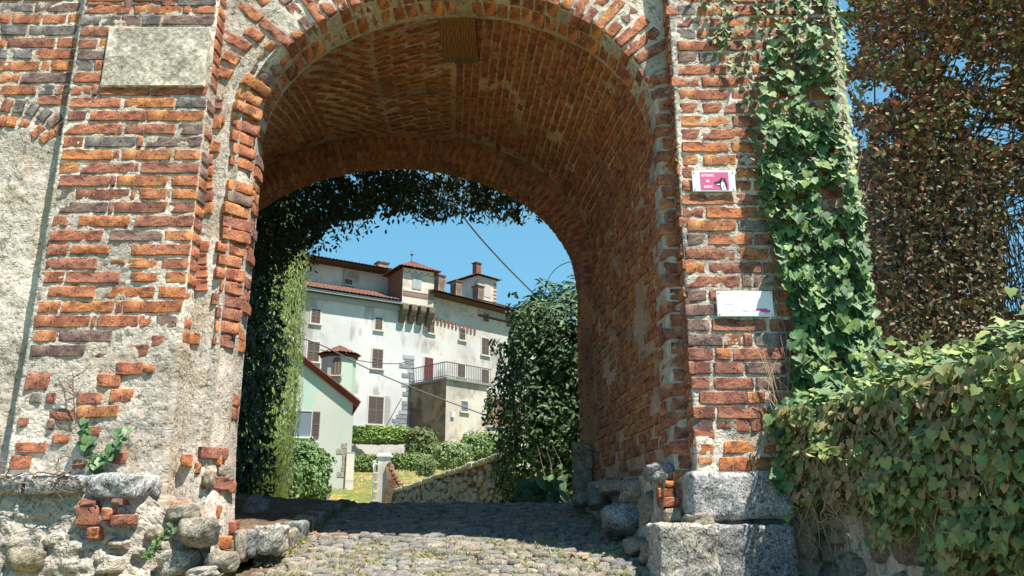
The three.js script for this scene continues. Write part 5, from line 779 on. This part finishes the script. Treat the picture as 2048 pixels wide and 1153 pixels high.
  for (let k = 0; k < 18; k++) part(rail, 'baluster', fbox(FN, -.115, -.09, bt + .12, bt + 1.0, -.1 - k * .17, -.08 - k * .17), CM.iron);
  window_(blk, FN, [922, 803, 935, 824], CM.pane, { single: true });
  { const [u, y] = FN.hit(904, 830); part(blk, 'wall_lamp', fbox(FN, u - .12, u + .12, y - .14, y + .14, 0, .12), enamel); }
  // broken old brick wall and lean-to beyond the block
  const ow = thing('ruined_wall', 'low broken wall of brick and stone with a metal coping beside the balcony block', 'wall', V3(-.6, 4.2, -50.5)); const FO = wallFrame(NB, [NB[0] + 4, NB[1] + 2.2]);
  part(ow, 'masonry', fbox(FO, 0.02, 4, 3.2, eye(5.6), -1.2, -.2), CM.worn); part(ow, 'coping', fbox(FO, 0.02, 4, eye(5.6), eye(5.72), -1.3, -.1), CM.gutter); part(ow, 'brick_patch', fbox(FO, 0.02, 4, eye(5.73), eye(7.6), -2.4, -1.6), std([.44, .27, .21], { map: T.worn, bumpMap: T.mortarB, bumpScale: .04 }));
  seed(123); shrub('wall_shrub', 'green shrub growing over the ruined wall beside the balcony block', 'shrub', W(968, 815, 51), V3(.5, .85, .5), 1500, [[.08, .16, .035], [.11, .20, .05]], [.1, .17], smallLeaf);
}
{ // pale green house with its small apse
  const A = [-9.6, 29.2], B = [W(700, 900, 30).x, 30.2], F = wallFrame(A, B), o = thing('pale_green_house', 'pale green rendered house with a shuttered window and quoins by the lane', 'house', V3(-7.6, 2.7, -30.5));
  const [uR, yE] = F.hit(706, 800), [uL, yL] = F.hit(590, 708); const sh = new THREE.Shape(); sh.moveTo(0, 2.2); sh.lineTo(uR, 2.2); sh.lineTo(uR, yE); sh.lineTo(0, yE + (yL - yE) * uR / (uR - uL)); sh.closePath();
  const g = new THREE.ExtrudeGeometry(sh, { depth: 6, bevelEnabled: false }); g.translate(0, 0, -6); g.rotateY(F.th); const c0 = F.P(0, 0, 0); g.translate(c0.x, 0, c0.z); part(o, 'wall', g, CM.green);
  const sl = (yL - yE) / (uR - uL), yAt = u => yE + (uR - u) * sl;
  part(o, 'roof', tiles(F.P(uR + .25, yAt(uR + .25) + .06, .2), F.P(uR + .25, yAt(uR + .25) + .06, -6.2), F.P(0, yAt(0) + .06, -6.2), F.P(0, yAt(0) + .06, .2), .2, .05), CM.tile);
  { const vg = []; for (const [dy, w, hgt] of [[-.10, .12, .07], [.0, .2, .06], [.10, .26, .05]]) { const a = F.P(0, yAt(0) + dy, w / 2 - .02), b = F.P(uR + .2, yAt(uR + .2) + dy, w / 2 - .02), L = a.distanceTo(b), q = new THREE.BoxGeometry(L, hgt, w); q.rotateZ(Math.atan2(b.y - a.y, Math.hypot(b.x - a.x, b.z - a.z))); q.rotateY(F.th); q.translate((a.x + b.x) / 2, (a.y + b.y) / 2, (a.z + b.z) / 2); vg.push(q); } part(o, 'verge', mergeAll(vg), std([.34, .10, .08], { map: T.tile })); }
  { const [u0, y1] = F.hit(590, 823), [u1, y0] = F.hit(620, 875); const w = part(o, 'window', mergeAll([fbox(F, u0 - .03, u0, y0, y1, -.04, .03), fbox(F, u1, u1 + .03, y0, y1, -.04, .03), fbox(F, u0 - .03, u1 + .03, y1, y1 + .03, -.04, .03)]), CM.frame); part(w, 'pane', fbox(F, u0, u1, y0, y1, -.03, .008), CM.pane); part(w, 'sill', fbox(F, u0 - .06, u1 + .1, y0 - .05, y0, -.02, .10), enamel);
    for (const [p, q] of [[u0 - .26, u0 - .04], [u1 + .04, u1 + .30]]) { const s = [fbox(F, p, p + .035, y0, y1, .004, .045), fbox(F, q - .035, q, y0, y1, .004, .045), fbox(F, p, q, y0, y0 + .04, .0042, .044), fbox(F, p, q, y1 - .04, y1, .0042, .044), fbox(F, p, q, (y0 + y1) / 2 - .02, (y0 + y1) / 2 + .02, .0042, .044), fbox(F, p + .03, q - .03, y0 + .03, y1 - .03, .005, .015)]; for (let y = y0 + .06; y < y1 - .06; y += .045) s.push(fbox(F, p + .035, q - .035, y, y + .025, .016, .034)); part(w, 'shutter', mergeAll(s), CM.shutter); } }
  seed(131); for (let k = 0; k < 6; k++) { const [u, y] = F.hit(694, 892 + k * 11.5); part(o, 'quoin', fbox(F, u - rr(.15, .38), u, y - .09, y + .09, -.02, .02), std([.56, .50, .40], { map: T.granite })); }
  { const [u] = F.hit(698, 940); part(o, 'corner_pillar', fbox(F, u - .12, u + .16, 2.2, F.hit(698, 908)[1], -.1, .1), CM.cream); part(o, 'pillar_cap', fbox(F, u - .125, u + .165, F.hit(698, 908)[1], F.hit(698, 905)[1], -.105, .105), CM.gutter); }
  // apse: half-round pale green turret behind the gable with a conical tiled roof
  const ap = thing('apse_turret', 'small pale green turret with an arched window and a conical tiled roof', 'turret', V3(W(680, 800, 34).x, 3, -34)); const cx = W(675, 700, 34).x, cz = -34.4, rad = .72, yb = 2.5, yt = W(680, 706, 33.7).y;
  part(ap, 'wall', new THREE.CylinderGeometry(rad, rad, yt - yb, 8, 6).rotateY(.32).translate(cx, (yt + yb) / 2, cz), std([.50, .53, .485], { map: T.green, flatShading: true }));
  const n = 8, rs = []; for (let k = 0; k < n; k++) { const a0 = k / n * 2 * Math.PI + .32, a1 = (k + 1) / n * 2 * Math.PI + .32, R = rad + .2, apx = V3(cx, yt + .42, cz); rs.push(tiles(V3(cx + R * Math.sin(a0), yt, cz + R * Math.cos(a0)), V3(cx + R * Math.sin(a1), yt, cz + R * Math.cos(a1)), apx, apx, .17, .035)); } part(ap, 'roof', mergeAll(rs), CM.tile);
  part(ap, 'cornice', new THREE.CylinderGeometry(rad + .1, rad + .06, .1, 8).rotateY(.32).translate(cx, yt - .07, cz), CM.soffit);
  { const a = W(666, 714, 33.66), b = W(681, 750, 33.66), w = b.x - a.x, h = a.y - b.y, s = new THREE.Shape(); s.moveTo(-w / 2, 0); s.lineTo(w / 2, 0); s.lineTo(w / 2, h - w / 2); s.absarc(0, h - w / 2, w / 2, 0, Math.PI); s.closePath(); const wi = part(ap, 'window', new THREE.ExtrudeGeometry(s, { depth: .04, bevelEnabled: false }).translate((a.x + b.x) / 2, b.y, -33.72), CM.shutter); part(wi, 'shutter', boxes([[(a.x + b.x) / 2 - w * .16, b.y + h * .38, -33.665, w * .22, h * .66, .02], [(a.x + b.x) / 2 + w * .18, b.y + h * .38, -33.665, w * .2, h * .66, .02]]), std([.22, .15, .11])); part(wi, 'sill', boxes([[(a.x + b.x) / 2, b.y - .03, -33.67, w * 1.5, .05, .1]]), CM.frame); }
}
{ // white gate pillar, its post, and the stone wall along the lane
  const D = 24, a = W(747, 1016, D), b = W(776, 1016, D), t = W(760, 915, D), w = b.x - a.x, cx = (a.x + b.x) / 2 + .02, base = G(cx, D) - .1;
  const o = thing('gate_pillar', 'white rendered gate pillar with a moulded cap at the end of the stone wall', 'pillar', V3(cx, base, -D));
  part(o, 'shaft', boxes([[cx + .03, (base + t.y) / 2, -D, .31, t.y - base, .31]]), std([.72, .74, .75], { map: T.white })); part(o, 'cap', boxes([[cx + .03, t.y + .03, -D, .40, .06, .40], [cx + .03, t.y + .085, -D, .34, .05, .34]]), std([.62, .64, .65]));
  const p = thing('gate_post', 'slim white metal gate leaf standing open against the pillar', 'gate', V3(cx - .24, base, -D + .1)), pt = W(750, 925, D).y;
  part(p, 'post', boxes([[cx - .23, (base + pt) / 2, -D + .12, .07, pt - base, .07], [cx - .23, pt + .015, -D + .12, .1, .03, .1]]), enamel); for (let k = 0; k < 5; k++) part(p, 'bar', boxes([[cx - .16, base + .25 + k * .25, -D + .13, .09, .02, .5]]), enamel);
  const wl = thing('lane_stone_wall', 'rough brown stone wall with flat coping stones rising along the lane', 'wall', V3(-1.6, 2.1, -21));
  const A = [W(786, 1000, 24).x, 24.1], B = [W(1030, 1000, 16.5).x, 16.5], F = wallFrame(A, B); const top = u => { const s = u / F.L; return lerp(W(795, 986, 24).y, W(1000, 910, 17.5).y, s * .97) + .03 * n3(u * 2, 1, 1); };
  part(wl, 'masonry', gridGeo(120, 30, (u, v) => { const U = u * F.L, q = F.P(U, 0, 0), y0 = G(q.x, -q.z) - .2, y = lerp(y0, top(U) - .03, v); return F.P(U, y, .05 * fb3(U * 3, y * 4, 81)); }, (u, v) => [u * F.L, v * 1.2]), std([.27, .23, .18], { map: T.worn, bumpMap: T.mortarB, bumpScale: .05 }));
  part(wl, 'core', gridGeo(40, 1, (u, v) => { const U = u * F.L; return F.P(U, top(U) - .05, -.02 - .3 * v); }), M.rubble);
  const farLumps = [7, 8, 9, 10].map(k => lump(k, 1, .6, .3)); seed(141); for (let k = 0; k < 24; k++) { const u0 = k / 24 * F.L, u1 = (k + .95) / 24 * F.L, um = (u0 + u1) / 2, q = F.P(um, top(um), -.12), m = new THREE.Mesh(unitBlocks[k % 5], k % 3 ? M.rubble : M.graniteWarm); m.position.copy(q); m.scale.set((u1 - u0) / 2, rr(.05, .075), .22); m.rotation.set(0, F.th, Math.atan2(top(u1) - top(u0), u1 - u0), 'YXZ'); put(wl, m, 'coping_stone'); }
  for (let k = 0; k < 290; k++) { const u = rr(.1, F.L - .1), q0 = F.P(u, 0, 0), y0 = G(q0.x, -q0.z), y1 = top(u) - .1; if (y1 < y0 + .08) continue; const q = F.P(u, rr(y0, y1), .015), m = new THREE.Mesh(farLumps[k % 4], stoneMats[[1, 4, 0, 5][k % 4]]); m.position.copy(q); m.scale.set(rr(.06, .15), rr(.04, .085), .06); m.rotation.set(0, F.th, rr(-.3, .3)); put(wl, m, 'stone'); }
  // brick end of the wall with a sloping brick coping
  const be = thing('brick_wall_end', 'short brick wall end with a sloping brick coping beside the gate pillar', 'wall', V3(A[0], 2.0, -24)); const y1 = W(776, 930, 24).y, y2 = W(800, 982, 24).y, s = new THREE.Shape(); const L = .55; s.moveTo(0, 0); s.lineTo(L, 0); s.lineTo(L, y2 - base); s.quadraticCurveTo(L * .45, y2 - base + .08, .18, y1 - base); s.lineTo(0, y1 - base); s.closePath(); part(be, 'masonry', new THREE.ExtrudeGeometry(s, { depth: .3, bevelEnabled: false }).translate(W(772, 1000, 24).x, base, -24.05), std([.34, .27, .21], { map: T.worn, bumpMap: T.mortarB, bumpScale: .02 }));
  for (let k = 0; k < 8; k++) { const t = k / 7, x = W(772, 1000, 24).x + lerp(.08, L, t), y = lerp(y1, y2, Math.pow(t, .75)) + .02; const m = brickMesh(.34, .06, .085, M.brick.d[k % 3]); m.rotation.set(0, Math.PI / 2, 0); m.position.set(x, y, -23.9); put(be, m, 'coping_brick'); }
  // low brick kerb wall on the other side of the lane
  const lw = thing('low_brick_wall', 'low wall with pinkish brick coping at the corner of the pale green house', 'wall', V3(-6.0, 2.1, -26)); const FA = wallFrame([W(642, 1005, 20).x, 20], [W(657, 965, 27).x, 27]);
  const lt = u => G(FA.P(u, 0, 0).x, -FA.P(u, 0, 0).z) + .42; part(lw, 'masonry', gridGeo(20, 4, (u, v) => { const U = u * FA.L, q = FA.P(U, 0, 0); return FA.P(U, lerp(G(q.x, -q.z) - .2, lt(U), v), .05); }, (u, v) => [u * FA.L, v * .5]), std([.52, .43, .38], { map: T.worn })); for (let k = 0; k < 22; k++) { const U = (k + .5) / 22 * FA.L, m = brickMesh(FA.L / 22 * .94, .07, .36, M.brick.d[k % 3]); m.position.copy(FA.P(U, lt(U), -.1)); m.rotation.y = FA.th; put(lw, m, 'coping_brick'); }
}
{ // planting below the castle
  seed(151); const lime = [[.22, .32, .06], [.27, .37, .07], [.18, .28, .055]], mid = [[.13, .21, .05], [.16, .25, .06], [.18, .25, .07]];
  shrub('vine_canopy', 'bright green vine trained along the white castle wall', 'vine', W(762, 871, 45.5), V3(1.75, .46, .45), 5200, lime, [.13, .22], smallLeaf, .12, LM.tint, .85, .5);
  shrub('low_hedge', 'low clipped green hedge along the grass lane below the castle', 'hedge', W(722, 930, 42), V3(1.05, .5, .5), 2600, mid, [.10, .16], smallLeaf, .12, LM.tint, .85, .5);
  shrub('low_hedge', 'low clipped hedge to the right of the white gate pillar below the castle', 'hedge', W(820, 925, 43), V3(1.3, .42, .5), 2600, mid, [.10, .16], smallLeaf, .14, LM.tint, .85, .5);
  shrub('creeper_mound', 'creeper covered rounded bank between the castle wall and the balcony block', 'shrub', W(843, 895, 44.5), V3(.85, .95, .8), 3200, [[.12, .17, .04], [.16, .19, .06]], [.11, .18], smallLeaf, .2);
  shrub('wild_shrub', 'loose pale green shrub growing behind the lane stone wall', 'shrub', W(905, 912, 33), V3(.75, .5, .5), 2600, [[.20, .29, .09], [.24, .33, .12], [.28, .36, .15]], [.08, .14], laurelLeaf, .3, LM.tint, .7);
  shrub('wild_shrub', 'taller loose green shrub behind the lane stone wall, next to the laurel bush', 'shrub', W(962, 900, 34), V3(.85, .68, .55), 3000, [[.17, .27, .075], [.22, .31, .10]], [.08, .14], laurelLeaf, .3, LM.tint, .7);
  shrub('wild_shrub', 'small leafy shrub leaning over the low end of the lane stone wall', 'shrub', W(852, 935, 30), V3(.35, .32, .35), 900, [[.14, .20, .06], [.18, .24, .08]], [.06, .10], laurelLeaf, .3, LM.tint, .6);
  // white garden wall below the vine
  const F = wallFrame([W(690, 900, 46).x, 46], [W(835, 905, 47.5).x, 47.5]), gw = thing('garden_wall', 'white garden wall under the vine at the foot of the castle', 'wall', V3(-7.5, 4.2, -46.7)); part(gw, 'wall', fbox(F, 0, F.L, 3.6, W(760, 872, 46.5).y, -.3, 0), CM.white);
  const tf = []; for (let k = 0; k < 5200; k++) { const D = rr(23, 44), x = W(lerp(640, 880, rnd()), 950, D).x; if (fb3(x * .6, D * .6, 3) < -.05) continue; tf.push([V3(x, G(x, D) + .03, -D), V3(rr(-1, 1), rr(0, .6), 1), rr(.08, .2), vary(pick([[.38, .33, .13], [.30, .29, .10], [.22, .25, .08], [.46, .40, .20]])), -.9]); }
  const im = cloud(scene, 'meadow_grass', needle, LM.tint, tf); im.userData = { kind: 'stuff', label: 'dry yellow grass tufts covering the lane up to the castle', category: 'grass' };
}
{ // cables
  const cm = std([.04, .04, .045], { roughness: .5 }), cable = (label, pts, r) => { const o = new THREE.Mesh(tube(pts, r, 40, 6), cm); o.name = numbered('overhead_cable'); o.userData = { label, category: 'cable' }; scene.add(o); };
  cable('thick dark cable crossing the blue sky from the overhanging boughs to the laurel bush', [W(900, 392, 14), W(935, 445, 15), W(1000, 520, 17), W(1078, 600, 19.5), W(1110, 640, 21)], .016);
  cable('long dark cable running in front of the apse turret down to the lane wall', [W(560, 664, 26), W(640, 690, 26), W(740, 740, 26), W(860, 790, 26), W(985, 836, 26), W(1060, 862, 26)], .02);
  cable('thin cable sagging across the white castle wall', [W(640, 700, 40), W(720, 722, 43), W(790, 728, 46), W(829, 720, 48.6)], .022);
  cable('thin wire looping over the laurel bush from the right jamb of the rear arch', [W(1152, 520, 7.4), W(1120, 532, 8), W(1098, 556, 9), W(1090, 590, 10.5)], .004);
}
for (const o of scene.children) { const g = { wild_shrub: 'shrubs behind the lane stone wall', low_hedge: 'clipped hedges below the castle', overhead_cable: 'overhead cables' }[o.name.replace(/_\d+$/, '')]; if (g) o.userData.group = g; }
scene.traverse(o => { if (o.isMesh) { o.castShadow = true; o.receiveShadow = true; } });
renderer.render(scene, camera);
